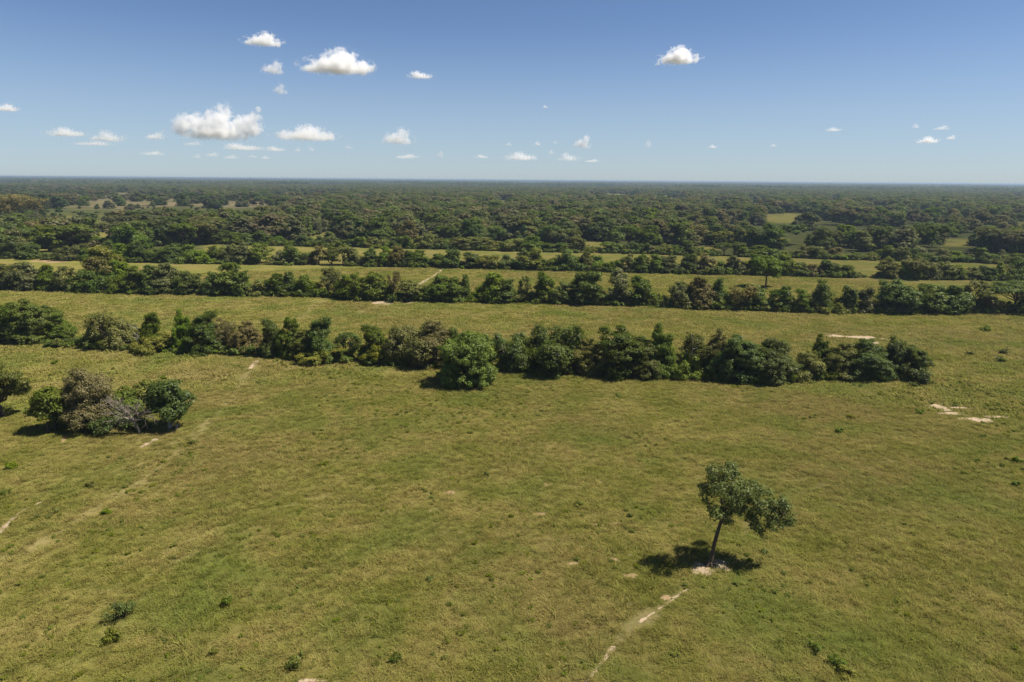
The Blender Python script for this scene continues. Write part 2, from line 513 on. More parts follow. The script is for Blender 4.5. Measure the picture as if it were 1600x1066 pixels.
bare('sand_patch', MAT['clay'], 'reddish bare ground under the trees at the far left', 'bare ground', [(62, 408, 14, 1.8), (90, 409, 18, 2.2), (82, 404, 14, 1.2)], cell=0.4, ragged=0.4, nscale=4)
bare('sand_patch', MAT['clay'], 'scattered reddish bare spots in the middle of the near pasture', 'bare ground',
     [(845, 803, 9, 3), (720, 831, 6, 2.4), (672, 799, 5, 2), (703, 770, 9, 3), (895, 881, 14, 3), (963, 875, 11, 3.4), (935, 820, 8, 2.6), (988, 887, 6, 2.2),
      (985, 900, 12, 4), (875, 818, 7, 2.4), (940, 754, 4, 2), (780, 838, 8, 2.5), (1008, 880, 8, 3), (858, 757, 8, 2.6), (1040, 935, 9, 4), (960, 818, 12, 2.4)], cell=0.07, ragged=0.75, nscale=0.9)
bare('sand_patch', MAT['sand'], 'pale bare spot at the bottom edge left of the middle', 'bare ground', [(485, 1064, 24, 4), (985, 944, 5, 1.8), (984, 867, 5, 1.6)], cell=0.07, ragged=0.5, nscale=0.9)

def bareness(x, y):
    m = np.zeros(np.shape(x), bool)
    for lo, hi, field in BARE:
        k = (x > lo[0]) & (x < hi[0]) & (y > lo[1]) & (y < hi[1])
        if k.any():
            m[k] |= field(x[k], y[k]) > 0.0
    return m

pme = None
def puddle():
    x0, y0 = at(620, 473)
    n = 20
    V = [(x0 + 3.0 * math.cos(a) * (1 + 0.25 * math.sin(3 * a)), y0 + 1.5 * math.sin(a) * (1 + 0.2 * math.cos(2 * a)), 0.008) for a in np.linspace(0, 2 * math.pi, n, endpoint=False)]
    M = NT('puddle_water')
    b = M.n('ShaderNodeBsdfPrincipled')
    b.inputs['Base Color'].default_value = (0.02, 0.025, 0.02, 1)
    b.inputs['Roughness'].default_value = 0.06
    M.surface(b.outputs[0])
    me = bpy.data.meshes.new('puddle')
    me.from_pydata(V, [], [list(range(n))])
    me.materials.append(M.m)
    tag(link('puddle', me), 'small blue puddle under the second hedgerow beside pale sand', 'puddle', kind='structure')
puddle()

# ------------------------------------------------------------------ haze: a closed box of thin air, sky and clouds outside it
def haze():
    a, z0, z1 = 30200.0, -1.0, 31.5
    V = [(x, y, z) for z in (z0, z1) for y in (-2500.0, a) for x in (-a, a)]
    Fq = [(0, 2, 3, 1), (4, 5, 7, 6), (0, 1, 5, 4), (2, 6, 7, 3), (0, 4, 6, 2), (1, 3, 7, 5)]
    M = NT('thin_air')
    v = M.n('ShaderNodeVolumePrincipled')
    v.inputs['Color'].default_value = (0.42, 0.54, 0.72, 1)
    v.inputs['Density'].default_value = HAZE
    v.inputs['Anisotropy'].default_value = 0.2
    M.t.links.new(v.outputs[0], M.out.inputs['Volume'])
    me = mesh_np('haze', V, Fq, [M.m])
    tag(link('haze', me), 'thin blue haze over the far woods', 'haze', kind='stuff')
HAZE = 1.4e-4
haze()

# ------------------------------------------------------------------ trees
def unit(v):
    return v / np.maximum(np.linalg.norm(v, axis=-1, keepdims=True), 1e-9)

def tube(path, radii, sides=6):
    """a tapered limb along a path: vertices and quads"""
    path = np.asarray(path, float)
    n = len(path)
    tg = unit(np.gradient(path, axis=0))
    ref = np.where(np.abs(tg[:, 2:3]) > 0.9, [[1.0, 0, 0]], [[0, 0, 1.0]])
    a = unit(np.cross(tg, ref))
    b = np.cross(tg, a)
    th = np.linspace(0, 2 * math.pi, sides, endpoint=False)
    V = path[:, None, :] + np.asarray(radii)[:, None, None] * (np.cos(th)[None, :, None] * a[:, None, :] + np.sin(th)[None, :, None] * b[:, None, :])
    ii = np.arange(n * sides).reshape(n, sides)
    Fq = np.stack([ii[:-1], np.roll(ii[:-1], -1, 1), np.roll(ii[1:], -1, 1), ii[1:]], -1).reshape(-1, 4)
    return V.reshape(-1, 3), Fq

def bend(p, q, rng, n=5, wob=0.12, sag=0.0):
    p, q = np.asarray(p, float), np.asarray(q, float)
    t = np.linspace(0, 1, n)[:, None]
    L = np.linalg.norm(q - p)
    off = rng.normal(0, wob * L * 0.5, (n, 3)) * np.sin(math.pi * t)
    P = p + (q - p) * t + off
    P[:, 2] += sag * L * np.sin(math.pi * t[:, 0])
    return P

class Joined:
    def __init__(self):
        self.V, self.F, self.n = [], [], 0
    def add(self, V, F):
        self.V.append(V)
        self.F.append(F + self.n)
        self.n += len(V)
    def get(self):
        return np.concatenate(self.V), np.concatenate(self.F)

def leaves(cen, nrm, size, rng, aspect=0.55, droop=0.0):
    """one leaf spray (a folded kite of two triangles) per centre"""
    n = len(cen)
    nrm = unit(nrm)
    t = unit(np.cross(nrm, unit(rng.normal(size=(n, 3)))))
    if droop:
        t = unit(t + np.array([0, 0, -droop]))
        nrm = unit(nrm - t * (nrm * t).sum(1, keepdims=True))
    b = np.cross(nrm, t)
    s = (size * rng.uniform(0.65, 1.35, n))[:, None]
    A = cen - t * s * 0.5
    C = cen + t * s * 0.5
    fold = nrm * s * 0.10
    B = cen + b * s * aspect * 0.5 + fold - t * s * 0.06
    D = cen - b * s * aspect * 0.5 + fold - t * s * 0.06
    V = np.stack([A, B, C, D], 1).reshape(-1, 3)
    Fq = np.arange(4 * n).reshape(n, 4)
    return V, Fq

def crown_from_lobes(lobes, rng, leaf, density, clump=(0.45, 0.8), up_bias=0.45, cover=1.0, droop=0.0, aspect=0.6):
    """lobes: rows of x, y, z, rx, rz. Clumps sit on the lobes' outsides, leaf sprays on the clumps"""
    lobes = np.asarray(lobes, float)
    CEN, NRM, TONE = [], [], []
    for k, (x, y, z, rx, rz) in enumerate(lobes):
        area = 4 * math.pi * ((rx * rx + 2 * rx * rz) / 3.0)
        cr_m = 0.5 * (clump[0] + clump[1])
        nc = max(5, int(cover * area / (math.pi * cr_m * cr_m) * 1.25))
        d = unit(rng.normal(size=(nc, 3)) + np.array([0, 0, 0.25]))
        rad = rng.uniform(0.72, 1.08, nc)[:, None]
        cc = np.array([x, y, z]) + d * np.array([rx, rx, rz]) * rad
        keep = np.ones(nc, bool)
        for j, (ax, ay, az, arx, arz) in enumerate(lobes):
            if j != k:
                q = np.sqrt(((cc[:, 0] - ax) / arx) ** 2 + ((cc[:, 1] - ay) / arx) ** 2 + ((cc[:, 2] - az) / arz) ** 2)
                keep &= q > 0.72
        keep &= cc[:, 2] > 0.15
        cc, d = cc[keep], d[keep]
        cr = rng.uniform(clump[0], clump[1], len(cc))
        tone = rng.uniform(0, 1, len(cc)) ** 1.4
        for i in range(len(cc)):
            nl = max(4, int(density * 4 * math.pi * cr[i] ** 2 / (leaf * leaf * aspect)))
            e = unit(rng.normal(size=(nl, 3)) + 0.35 * d[i])
            rr = cr[i] * rng.uniform(0.35, 1.05, nl)[:, None]
            CEN.append(cc[i] + e * rr * np.array([1.15, 1.15, 0.8]))
            NRM.append(0.7 * e + 0.5 * d[i] + np.array([0, 0, up_bias]) + rng.normal(0, 0.45, (nl, 3)))
            TONE.append(np.full(nl, tone[i]))
    cen, nrm, tone = np.concatenate(CEN), np.concatenate(NRM), np.concatenate(TONE)
    k = cen[:, 2] > 0.05
    cen, nrm, tone = cen[k], nrm[k], tone[k]
    V, Fq = leaves(cen, nrm, np.full(len(cen), leaf), rng, aspect, droop)
    return V, Fq, np.repeat(tone, 4)

def lobes_for(style, rng):
    """crowns of a tree 8 m high, about 8 m wide"""
    L = []
    if style == 'bush':            # foliage down to the ground
        for k in range(9):
            a, r = rng.uniform(0, 6.28), 2.3 * math.sqrt(rng.uniform(0.05, 1))
            z = rng.uniform(1.3, 5.6) * (1 - 0.06 * r)
            s = rng.uniform(1.3, 2.1)
            L.append((r * math.cos(a), r * math.sin(a), z, s, s * rng.uniform(0.8, 1.0)))
        for k in range(5):
            a = rng.uniform(0, 6.28)
            L.append((2.4 * math.cos(a), 2.4 * math.sin(a), 1.1, 1.3, 1.1))
        L.append((rng.normal(0, 0.6), rng.normal(0, 0.6), 6.2, 1.6, 1.5))
    elif style == 'round':         # a full dome on a short trunk
        for k in range(12):
            a, r = rng.uniform(0, 6.28), 2.6 * math.sqrt(rng.uniform(0.02, 1))
            z = 2.2 + rng.uniform(0, 1) * (4.6 - 0.75 * r)
            s = rng.uniform(1.2, 1.8)
            L.append((r * math.cos(a), r * math.sin(a), z, s, s * 0.85))
        L.append((0, 0, 6.4, 1.6, 1.3))
    elif style == 'tall':          # narrower, uneven towers
        for k in range(11):
            z = rng.uniform(1.6, 6.9)
            r = rng.uniform(0.2, 1.0) * (2.2 - 0.17 * z) * 1.1
            a = rng.uniform(0, 6.28)
            s = rng.uniform(0.9, 1.6)
            L.append((r * math.cos(a), r * math.sin(a), z, s, s))
        for k in range(3):
            a = rng.uniform(0, 6.28)
            L.append((1.8 * math.cos(a), 1.8 * math.sin(a), 1.1, 1.3, 1.1))
    elif style == 'flat':          # spreading umbrella on a visible trunk
        for k in range(11):
            a, r = rng.uniform(0, 6.28), 3.2 * math.sqrt(rng.uniform(0.02, 1))
            s = rng.uniform(0.9, 1.5)
            L.append((r * math.cos(a), r * math.sin(a), 6.4 - 0.16 * r * r * rng.uniform(0.6, 1.6) + rng.normal(0, 0.3), s, s * 0.62))
    elif style == 'low':           # broad low thicket, scaled from 4 m
        for k in range(13):
            a, r = rng.uniform(0, 6.28), 3.1 * math.sqrt(rng.uniform(0.02, 1))
            s = rng.uniform(0.8, 1.35)
            L.append((r * math.cos(a), r * math.sin(a), rng.uniform(0.7, 2.9) * (1 - 0.12 * r), s, s * rng.uniform(0.75, 1.0)))
    elif style == 'airy':          # loose, sky through it
        for k in range(10):
            a, r = rng.uniform(0, 6.28), 2.5 * math.sqrt(rng.uniform(0.02, 1))
            s = rng.uniform(0.8, 1.35)
            L.append((r * math.cos(a), r * math.sin(a), rng.uniform(2.4, 7.0) - 0.25 * r, s, s * 0.8))
    if style != 'flat':            # shoots standing out of the crown
        for k in range(rng.integers(4, 8)):
            a, r = rng.uniform(0, 6.28), rng.uniform(0.3, 2.6)
            z = max((l[2] + 0.8 * l[4] for l in L if math.hypot(l[0] - r * math.cos(a), l[1] - r * math.sin(a)) < l[3]), default=3.0)
            q = rng.uniform(0.35, 0.65)
            L.append((r * math.cos(a), r * math.sin(a), z + rng.uniform(0.1, 0.7), q, q * 1.3))
    return L

def trunk_for(lobes, rng, style, thick=0.20):
    J = Joined()
    stems = 3 if style in ('bush', 'low') else (2 if rng.uniform() < 0.4 else 1)
    L = np.asarray(lobes)
    if style == 'flat':
        fork = np.array([rng.normal(0, 0.3), rng.normal(0, 0.3), 2.8])
    else:
        fork = np.array([rng.normal(0, 0.25), rng.normal(0, 0.25), 0.7 if style == 'low' else 1.7])
    forks = []
    for s in range(stems):
        f = fork + (rng.normal(0, 0.55, 3) * np.array([1, 1, 0.3]) if stems > 1 else 0)
        b = np.array([0.25 * rng.normal(), 0.25 * rng.normal(), -0.25]) * (1 if stems > 1 else np.array([0, 0, 1]))
        P = bend(b, f, rng, 5, 0.08)
        J.add(*tube(P, np.linspace(thick * 1.25, thick * 0.85, 5), 7))
        forks.append(f)
    for i, l in enumerate(L):
        f = forks[i % stems]
        J.add(*tube(bend(f, l[:3] + np.array([0, 0, 0.2 * l[4]]), rng, 5, 0.16), np.linspace(thick * 0.6, 0.03, 5), 5))
        for q in range(2):
            p = f + (l[:3] - f) * rng.uniform(0.5, 0.8)
            J.add(*tube(bend(p, l[:3] + rng.normal(0, 0.5, 3) * l[3], rng, 4, 0.15), np.linspace(0.06, 0.015, 4), 4))
    return J.get()

STYLES = ['bush', 'bush', 'bush', 'round', 'round', 'round', 'tall', 'tall', 'tall', 'flat', 'flat', 'airy', 'airy', 'low', 'low', 'low']
LOD = {'near': (0.23, 1.0, (0.34, 0.68)), 'mid': (0.42, 0.95, (0.5, 0.9)), 'far': (0.85, 0.95, (0.7, 1.15))}
VAR = {}
def variant(k, lod):
    if (k, lod) not in VAR:
        rng = np.random.default_rng(100 + k)
        st = STYLES[k]
        lobes = lobes_for(st, rng)
        top = max(l[2] + l[4] for l in lobes)
        tall_ = 4.0 if st == 'low' else 7.8
        lobes = [(x, y, z * tall_ / top, rx, rz * tall_ / top) for x, y, z, rx, rz in lobes]
        leaf, den, cl = LOD[lod]
        cov = {'airy': 0.62, 'flat': 0.8}.get(st, 1.0)
        V, Fq, tone = crown_from_lobes(lobes, rng, leaf, den * (0.55 if st == 'airy' else 0.8), cl, cover=cov, up_bias=0.5)
        cm = mesh_np('crown', V, Fq, [MAT['mid']], {'tone': tone})
        V, Fq = trunk_for(lobes, rng, st)
        tm = mesh_np('trunk', V, Fq, [MAT['bark']], smooth=True)
        VAR[(k, lod)] = (cm, tm)
    return VAR[(k, lod)]

def kinds_of(style):
    return [i for i, s in enumerate(STYLES) if s == style]

def slot(o, m):
    o.material_slots[0].link = 'OBJECT'
    o.material_slots[0].material = m

class Protos:
    """the first tree of each shape; every further one is a copy of it and of its two parts"""
    first = {}

def place_tree(name, k, lod, x, y, h, wd, rz, mat, label, group, bark='bark', cat='tree'):
    if h / wd < 0.74 and STYLES[k] in ('bush', 'round'):
        k = kinds_of('low')[k % 3]
    cm, tm = variant(k, lod)
    key = (k, lod)
    if key not in Protos.first:
        root = bpy.data.objects.new(name, None)
        COL.objects.link(root)
        c = link('crown', cm, root)
        t = link('trunk', tm, root)
        Protos.first[key] = (root, c, t)
    else:
        r_, c_, t_ = Protos.first[key]
        root, c, t = r_.copy(), c_.copy(), t_.copy()
        root.name = name
        for o in (root, c, t):
            COL.objects.link(o)
        c.parent = t.parent = root
    root.empty_display_size = 0.5
    root.location = (x, y, 0)
    root.rotation_euler = (0, 0, rz)
    root.scale = (wd / 7.0, wd / 7.0, h / (4.3 if STYLES[k] == 'low' else 8.0))
    slot(c, MAT[mat])
    slot(t, MAT[bark])
    tag(root, label, cat, group)
    return root

def px_tree(px, top, wpx, base):
    x, y = at(px, base)
    h = z_at(px, top, y)
    wd = wpx / FPX * proj(x, y, h * 0.4)[2]
    return x, y, h, wd

# ---------------- first hedgerow: each tree as it stands in the photograph
R1 = [  # x, top, width, base offset, style, material, label
    (8, 477, 66, 0, 'round', 'bright', 'bright green round tree at the left end of the detached clump in the first hedgerow'),
    (48, 468, 72, -1, 'bush', 'bright', 'tallest bright green tree in the detached left clump of the first hedgerow'),
    (92, 488, 42, -4, 'round', 'bright', 'lower bright green tree ending the detached left clump beside the gap'),
    (168, 486, 78, 1, 'round', 'grey', 'broad grey green tree right of the first gap in the nearest hedgerow'),
    (238, 486, 46, 2, 'tall', 'mid', 'narrow tree with a round green head beside the white dead stem'),
    (236, 516, 58, 4, 'bush', 'yellow', 'low yellow green bush under the narrow round headed tree'),
    (287, 484, 40, 0, 'tall', 'bright', 'slim bright green tree with a ragged tip left of the dark broad one'),
    (318, 487, 66, 3, 'tall', 'dark', 'dark green tall tree with grey flanks left of the small brown tree'),
    (346, 500, 44, 1, 'airy', 'brown', 'thin brownish tree leaning on the dark tall tree'),
    (388, 502, 42, 0, 'bush', 'brown', 'small greyish brown tree standing alone beside the path gap'),
    (424, 496, 44, 3, 'tall', 'dark', 'dark green tree right of the path gap, left of a twin'),
    (452, 496, 42, 2, 'tall', 'mid', 'mid green twin of the dark tree right of the path gap'),
    (474, 516, 40, 2, 'bush', 'yellow', 'pale low bush between two tall trees right of the path gap'),
    (500, 494, 62, 3, 'tall', 'mid', 'tall green tree with bare stems showing at its foot'),
    (508, 545, 66, 6, 'bush', 'yellow', 'low pale bushes at the foot of the tall bare stemmed tree'),
    (541, 518, 54, 0, 'airy', 'mid', 'loose airy green tree left of the yellow bush'),
    (583, 506, 56, 0, 'tall', 'mid', 'dark topped tree rising behind the yellow green bush'),
    (592, 536, 52, 3, 'bush', 'yellow', 'rounded yellow green bush left of the broad grey tree'),
    (640, 505, 86, 1, 'bush', 'grey', 'broad greyish tree left of the big round bush'),
    (678, 504, 70, 0, 'bush', 'brown', 'greyish brown tree right behind the big round bush'),
    (712, 512, 46, -2, 'round', 'mid', 'green crown peeping out above the big round bush'),
    (798, 519, 76, 0, 'bush', 'mid', 'mid green tree right beside the big round bush'),
    (868, 506, 104, 0, 'round', 'dark', 'biggest dark green domed tree in the middle of the first hedgerow'),
    (835, 540, 56, 3, 'bush', 'mid', 'low green bush under the left side of the biggest domed tree'),
    (916, 530, 52, 2, 'bush', 'yellow', 'yellowish bush on the right flank of the biggest domed tree'),
    (976, 511, 86, 2, 'bush', 'dark', 'dark broad tree right of the gap after the domed tree'),
    (1031, 506, 56, 2, 'tall', 'mid', 'tall mid green tree left of the whitish tree'),
    (1006, 535, 56, 4, 'bush', 'grey', 'greyish low tree between the dark broad and the tall one'),
    (1080, 518, 66, 0, 'airy', 'grey', 'whitish grey airy tree with a pale bare stem'),
    (1076, 548, 60, 3, 'bush', 'bright', 'green bush at the foot of the whitish tree'),
    (1117, 514, 54, 0, 'tall', 'brown', 'dark tree with a reddish brown tip right of the whitish tree'),
    (1152, 524, 74, 2, 'bush', 'dark', 'wide dark green tree right of the brown tipped tree'),
    (1206, 532, 76, 1, 'bush', 'mid', 'olive green tree left of the low yellow green bush'),
    (1186, 545, 60, 3, 'bush', 'mid', 'lower green bush squeezed under two wide dark trees'),
    (1266, 547, 58, 1, 'bush', 'yellow', 'low yellow green bush left of the right end clump'),
    (1279, 522, 34, -8, 'tall', 'dark', 'small dark crown on a stem behind the right end clump'),
    (1318, 537, 64, 0, 'bush', 'grey', 'grey green left tree of the clump ending the first hedgerow'),
    (1354, 532, 70, 2, 'bush', 'dark', 'middle dark tree of the clump ending the first hedgerow'),
    (1400, 524, 84, 0, 'round', 'dark', 'large dark tree ending the first hedgerow at right'),
    (1424, 540, 50, 1, 'bush', 'dark', 'lower dark bush at the very right end of the first hedgerow'),
]
rnd = random.Random(7)
G1 = 'trees of the first hedgerow'
for i, (px, top, wpx, off, st, mt, lab) in enumerate(R1):
    x, y, h, wd = px_tree(px, top, wpx, ROW1(px) + off - 4)
    place_tree('hedge_tree', rnd.choice(kinds_of(st)), 'near', x, y + 0.12 * wd, h, wd * 1.10, rnd.uniform(0, 6.28), mt, lab, G1)

# ---------------- second hedgerow
R2 = [(-30, 415, 50, 'bush', 'dark'), (10, 413, 44, 'bush', 'grey'), (38, 411, 50, 'bush', 'grey'), (75, 414, 32, 'tall', 'bright'), (104, 417, 46, 'airy', 'grey'), (118, 432, 36, 'bush', 'mid'),
      (150, 421, 52, 'round', 'dark'), (192, 428, 44, 'bush', 'mid'), (212, 416, 40, 'tall', 'mid'), (236, 415, 44, 'bush', 'mid'), (262, 412, 44, 'bush', 'grey'), (291, 425, 38, 'bush', 'mid'),
      (311, 428, 24, 'airy', 'mid'), (332, 426, 30, 'bush', 'dark'), (360, 411, 56, 'tall', 'bright'), (378, 424, 36, 'bush', 'mid'), (406, 437, 42, 'bush', 'yellow'), (434, 428, 36, 'bush', 'mid'),
      (450, 423, 32, 'tall', 'dark'), (478, 430, 44, 'bush', 'mid'), (514, 419, 40, 'airy', 'grey'), (548, 428, 46, 'bush', 'mid'), (580, 427, 50, 'bush', 'mid'), (604, 440, 32, 'airy', 'mid'), (613, 424, 26, 'airy', 'brown'),
      (644, 438, 38, 'bush', 'grey'), (662, 446, 34, 'bush', 'mid'), (688, 431, 44, 'bush', 'bright'), (710, 434, 38, 'bush', 'mid'), (726, 427, 22, 'tall', 'bright'), (750, 449, 34, 'bush', 'bright'), (768, 426, 48, 'tall', 'bright'),
      (792, 437, 40, 'bush', 'dark'), (822, 432, 26, 'airy', 'mid'), (817, 452, 34, 'bush', 'yellow'), (850, 424, 42, 'tall', 'dark'), (858, 456, 34, 'bush', 'yellow'), (880, 442, 38, 'bush', 'mid'), (922, 423, 58, 'round', 'dark'), (966, 420, 46, 'tall', 'grey'),
      (1000, 431, 50, 'tall', 'dark'), (1024, 457, 30, 'bush', 'bright'), (1054, 440, 36, 'airy', 'grey'), (1066, 447, 44, 'bush', 'grey'), (1092, 434, 48, 'bush', 'brown'), (1120, 433, 30, 'tall', 'mid'), (1130, 455, 44, 'bush', 'mid'),
      (1162, 445, 44, 'airy', 'brown'), (1182, 446, 38, 'tall', 'bright'), (1222, 447, 50, 'tall', 'dark'), (1250, 452, 36, 'airy', 'mid'), (1272, 460, 48, 'bush', 'yellow'), (1286, 437, 42, 'tall', 'dark'), (1325, 446, 34, 'tall', 'dark'), (1312, 465, 40, 'bush', 'yellow'),
      (1352, 448, 40, 'tall', 'grey'), (1404, 439, 58, 'bush', 'dark'), (1450, 444, 52, 'round', 'dark'), (1490, 447, 50, 'bush', 'dark'), (1530, 440, 54, 'airy', 'grey'), (1548, 462, 34, 'bush', 'brown'), (1582, 441, 64, 'flat', 'dark'), (1622, 446, 50, 'bush', 'dark')]
WORD = {'dark': 'dark green', 'mid': 'mid green', 'bright': 'bright green', 'yellow': 'yellow green', 'grey': 'grey green', 'brown': 'brownish'}
SHAPE = {'bush': 'bushy tree', 'round': 'dome shaped tree', 'tall': 'tall narrow tree', 'flat': 'flat topped tree', 'airy': 'thin airy tree'}
def ordinal(n):
    return f"{n}{'th' if 10 <= n % 100 <= 20 else {1: 'st', 2: 'nd', 3: 'rd'}.get(n % 10, 'th')}"

def plant_row(lst, base, lod, where, group, seed, behind=0.1, name='hedge_tree'):
    rr = random.Random(seed)
    cnt = {}
    order = sorted(lst, key=lambda t: t[0])
    for px, top, wpx, st, mt in order:
        x, y, h, wd = px_tree(px, top, wpx, base(px) - 2)
        key = (st, mt)
        vis = 0 <= px <= 1600
        if vis:
            cnt[key] = cnt.get(key, 0) + 1
        k = cnt.get(key, 0)
        lab = f"{WORD[mt]} {SHAPE[st]}, {ordinal(max(k, 1))} such from the left in the {where}"
        if not vis:
            lab = f"{WORD[mt]} {SHAPE[st]} just outside the picture at the {'left' if px < 0 else 'right'} of the {where}"
        place_tree(name, rr.choice(kinds_of(st)), lod, x, y + behind * wd, h, wd * 1.1, rr.uniform(0, 6.28), mt, lab, group)

plant_row(R2, ROW2, 'mid', 'second hedgerow', 'trees of the second hedgerow', 3)

def auto_row(base, x0, x1, step, hpx, gaps, seed):
    rr = random.Random(seed)
    out, x = [], x0
    while x < x1:
        wpx = step * rr.uniform(0.8, 1.6)
        if not any(a < x < b for a, b in gaps):
            st = rr.choices(['bush', 'round', 'tall', 'flat', 'airy'], [6, 3, 3, 1, 1.5])[0]
            mt = rr.choices(['dark', 'mid', 'bright', 'yellow', 'grey', 'brown'], [5, 6, 2, 1, 4, 1])[0]
            out.append((x, base(x) - hpx(x) * rr.uniform(0.72, 1.25), wpx, st, mt))
        x += wpx * rr.uniform(0.55, 0.8)
    return out

R3 = auto_row(ROW3, -40, 1640, 30, lambda x: 28.0, [(683, 702), (1344, 1364), (60, 100)], 21)
R4 = auto_row(ROW4, 318, 1640, 25, lambda x: 21.0, [(420, 428), (455, 470), (525, 535), (905, 930), (1085, 1125), (1225, 1250), (1320, 1380)], 33)
plant_row(R3, ROW3, 'mid', 'third hedgerow', 'trees of the third hedgerow', 5)
plant_row(R4, ROW4, 'mid', 'fourth hedgerow', 'trees of the fourth hedgerow', 6)

# ---------------- big second-row extras: trees just behind the hedgerows
X2 = [(166, 384, 62, 446, 'round', 'yellow', 'large yellowish green tree rising above the second hedgerow at left'),
      (160, 402, 52, 452, 'airy', 'brown', 'greyish brown bare looking tree in front of the large yellowish tree'),
      (190, 405, 44, 450, 'tall', 'bright', 'bright tree right under the large yellowish tree')]
for px, top, wpx, bs, st, mt, lab in X2:
    x, y, h, wd = px_tree(px, top, wpx, bs)
    place_tree('hedge_tree', rnd.choice(kinds_of(st)), 'mid', x, y, h, wd, rnd.uniform(0, 6), mt, lab, 'trees of the second hedgerow')

# ---------------- trees of their own shape
def own_tree(name, label, loc, lobes, rng, leaf, density, clump, limbs, mat, bark, cat='tree', **kw):
    root = bpy.data.objects.new(name, None)
    COL.objects.link(root)
    root.location = loc
    V, Fq, tone = crown_from_lobes(lobes, rng, leaf, density, clump, **kw)
    link('crown', mesh_np('crown', V, Fq, [MAT[mat]], {'tone': tone}), root)
    J = Joined()
    for P, rad in limbs:
        J.add(*tube(P, rad, 8))
    V, Fq = J.get()
    link('trunk', mesh_np('trunk', V, Fq, [MAT[bark]], smooth=True), root)
    tag(root, label, cat)
    return root

def lone_tree():
    rng = np.random.default_rng(5)
    bx, by = at(1109, 884)
    dep = proj(bx, by, 4.0)[2]
    def P(px, py, dy=0.0):     # a point of the tree, dy metres deeper than its foot
        d = ray(px, py)
        t = (by + dy) / d[1]
        q = CAM + d * t
        return np.array([q[0] - bx, q[1] - by, q[2]])
    m = dep / FPX              # metres per pixel here
    f1 = P(1116, 850); f2 = P(1123, 826); fork = P(1130, 806)
    fl = P(1131, 772, 0.2); tl = P(1126, 745, 0.1); tr = P(1150, 742, 0.5); mr = P(1166, 774, 1.1); rr_ = P(1196, 797, 0.9); rl = P(1213, 815, 0.2)
    spec = [(1121, 738, 0.0, 15), (1140, 737, 0.6, 17), (1118, 757, -0.6, 14), (1106, 778, 0.2, 11), (1130, 762, -0.9, 17), (1150, 755, 0.9, 18), (1112, 795, -0.2, 10),
            (1142, 780, 0.4, 18), (1128, 803, 0.3, 13), (1160, 772, -0.8, 17), (1176, 766, 0.8, 16), (1190, 770, 0.0, 14), (1172, 790, 0.2, 17), (1190, 792, -0.8, 16),
            (1207, 800, 0.5, 16), (1222, 800, -0.2, 15), (1232, 812, 0.2, 11), (1213, 818, -0.6, 14), (1196, 826, -0.2, 11), (1170, 812, 0.5, 11), (1140, 770, 1.8, 16), (1160, 765, 2.0, 14), (1220, 783, 0.3, 10), (1112, 745, 0.8, 10), (1180, 822, 0, 8), (1118, 806, -0.4, 10), (1138, 812, 0.2, 9), (1104, 762, 0.3, 10), (1148, 796, -0.5, 13), (1232, 796, 0.3, 9), (1208, 786, 0.6, 12), (1165, 794, -0.3, 14), (1180, 806, 0.2, 13), (1154, 786, 0.6, 13)]
    lobes = []
    for px, py, dy, rp in spec:
        dy += 1.0 if 1148 <= px <= 1194 else 0.0
        c = P(px, py, dy)
        lobes.append((c[0], c[1], c[2], rp * m * 0.92, rp * m * 0.72))
    limbs = [(np.array([[0.0, 0, -0.3], f1 * 0.5 + [0.02, 0.03, 0], f1, f2, fork]), [0.24, 0.18, 0.155, 0.145, 0.12])]
    limbs.append((bend(fork, tl, rng, 6, 0.10), np.linspace(0.13, 0.04, 6)))
    limbs.append((bend(fork, tr, rng, 6, 0.10), np.linspace(0.12, 0.04, 6)))
    mid_ = P(1150, 786, 0.6)
    ctl = np.array([fork, mid_, mr, rr_, rl])
    tt = np.linspace(0, 4, 17)
    arm = np.stack([np.interp(tt, range(5), ctl[:, q]) for q in range(3)], 1)
    for _ in range(3):             # one flowing bough
        arm[1:-1] = 0.25 * arm[:-2] + 0.5 * arm[1:-1] + 0.25 * arm[2:]
    mrp = arm[[0, 2, 4, 6, 8]]
    limbs.append((arm, np.linspace(0.10, 0.025, 17)))
    nodes = [fork, tl, tr, mr, rr_, rl, 0.5 * (fork + tl), 0.5 * (fork + tr), 0.5 * (mr + rr_), mrp[2]]
    for l in lobes:
        c = np.array(l[:3])
        nd = min(nodes, key=lambda q: np.linalg.norm(q - c))
        limbs.append((bend(nd, c, rng, 5, 0.15), np.linspace(0.05, 0.015, 5)))
        for q in range(3):
            limbs.append((bend(c, c + rng.normal(0, 1, 3) * l[3] * 0.8, rng, 4, 0.1), np.linspace(0.02, 0.008, 4)))
    # root flare
    for a in np.linspace(0, 6.28, 5, endpoint=False):
        limbs.append((np.array([[0, 0, 0.5], [0.2 * math.cos(a), 0.2 * math.sin(a), 0.16], [0.55 * math.cos(a), 0.55 * math.sin(a), -0.05]]), [0.14, 0.12, 0.05]))
    own_tree('lone_tree', 'lone leaning tree with two part crown on a pale sand patch in the near pasture', (bx, by, 0), lobes, rng, 0.21, 0.62, (0.24, 0.42), limbs, 'lone', 'bark',
             up_bias=0.25, cover=0.72, droop=0.4, aspect=0.5)
lone_tree()

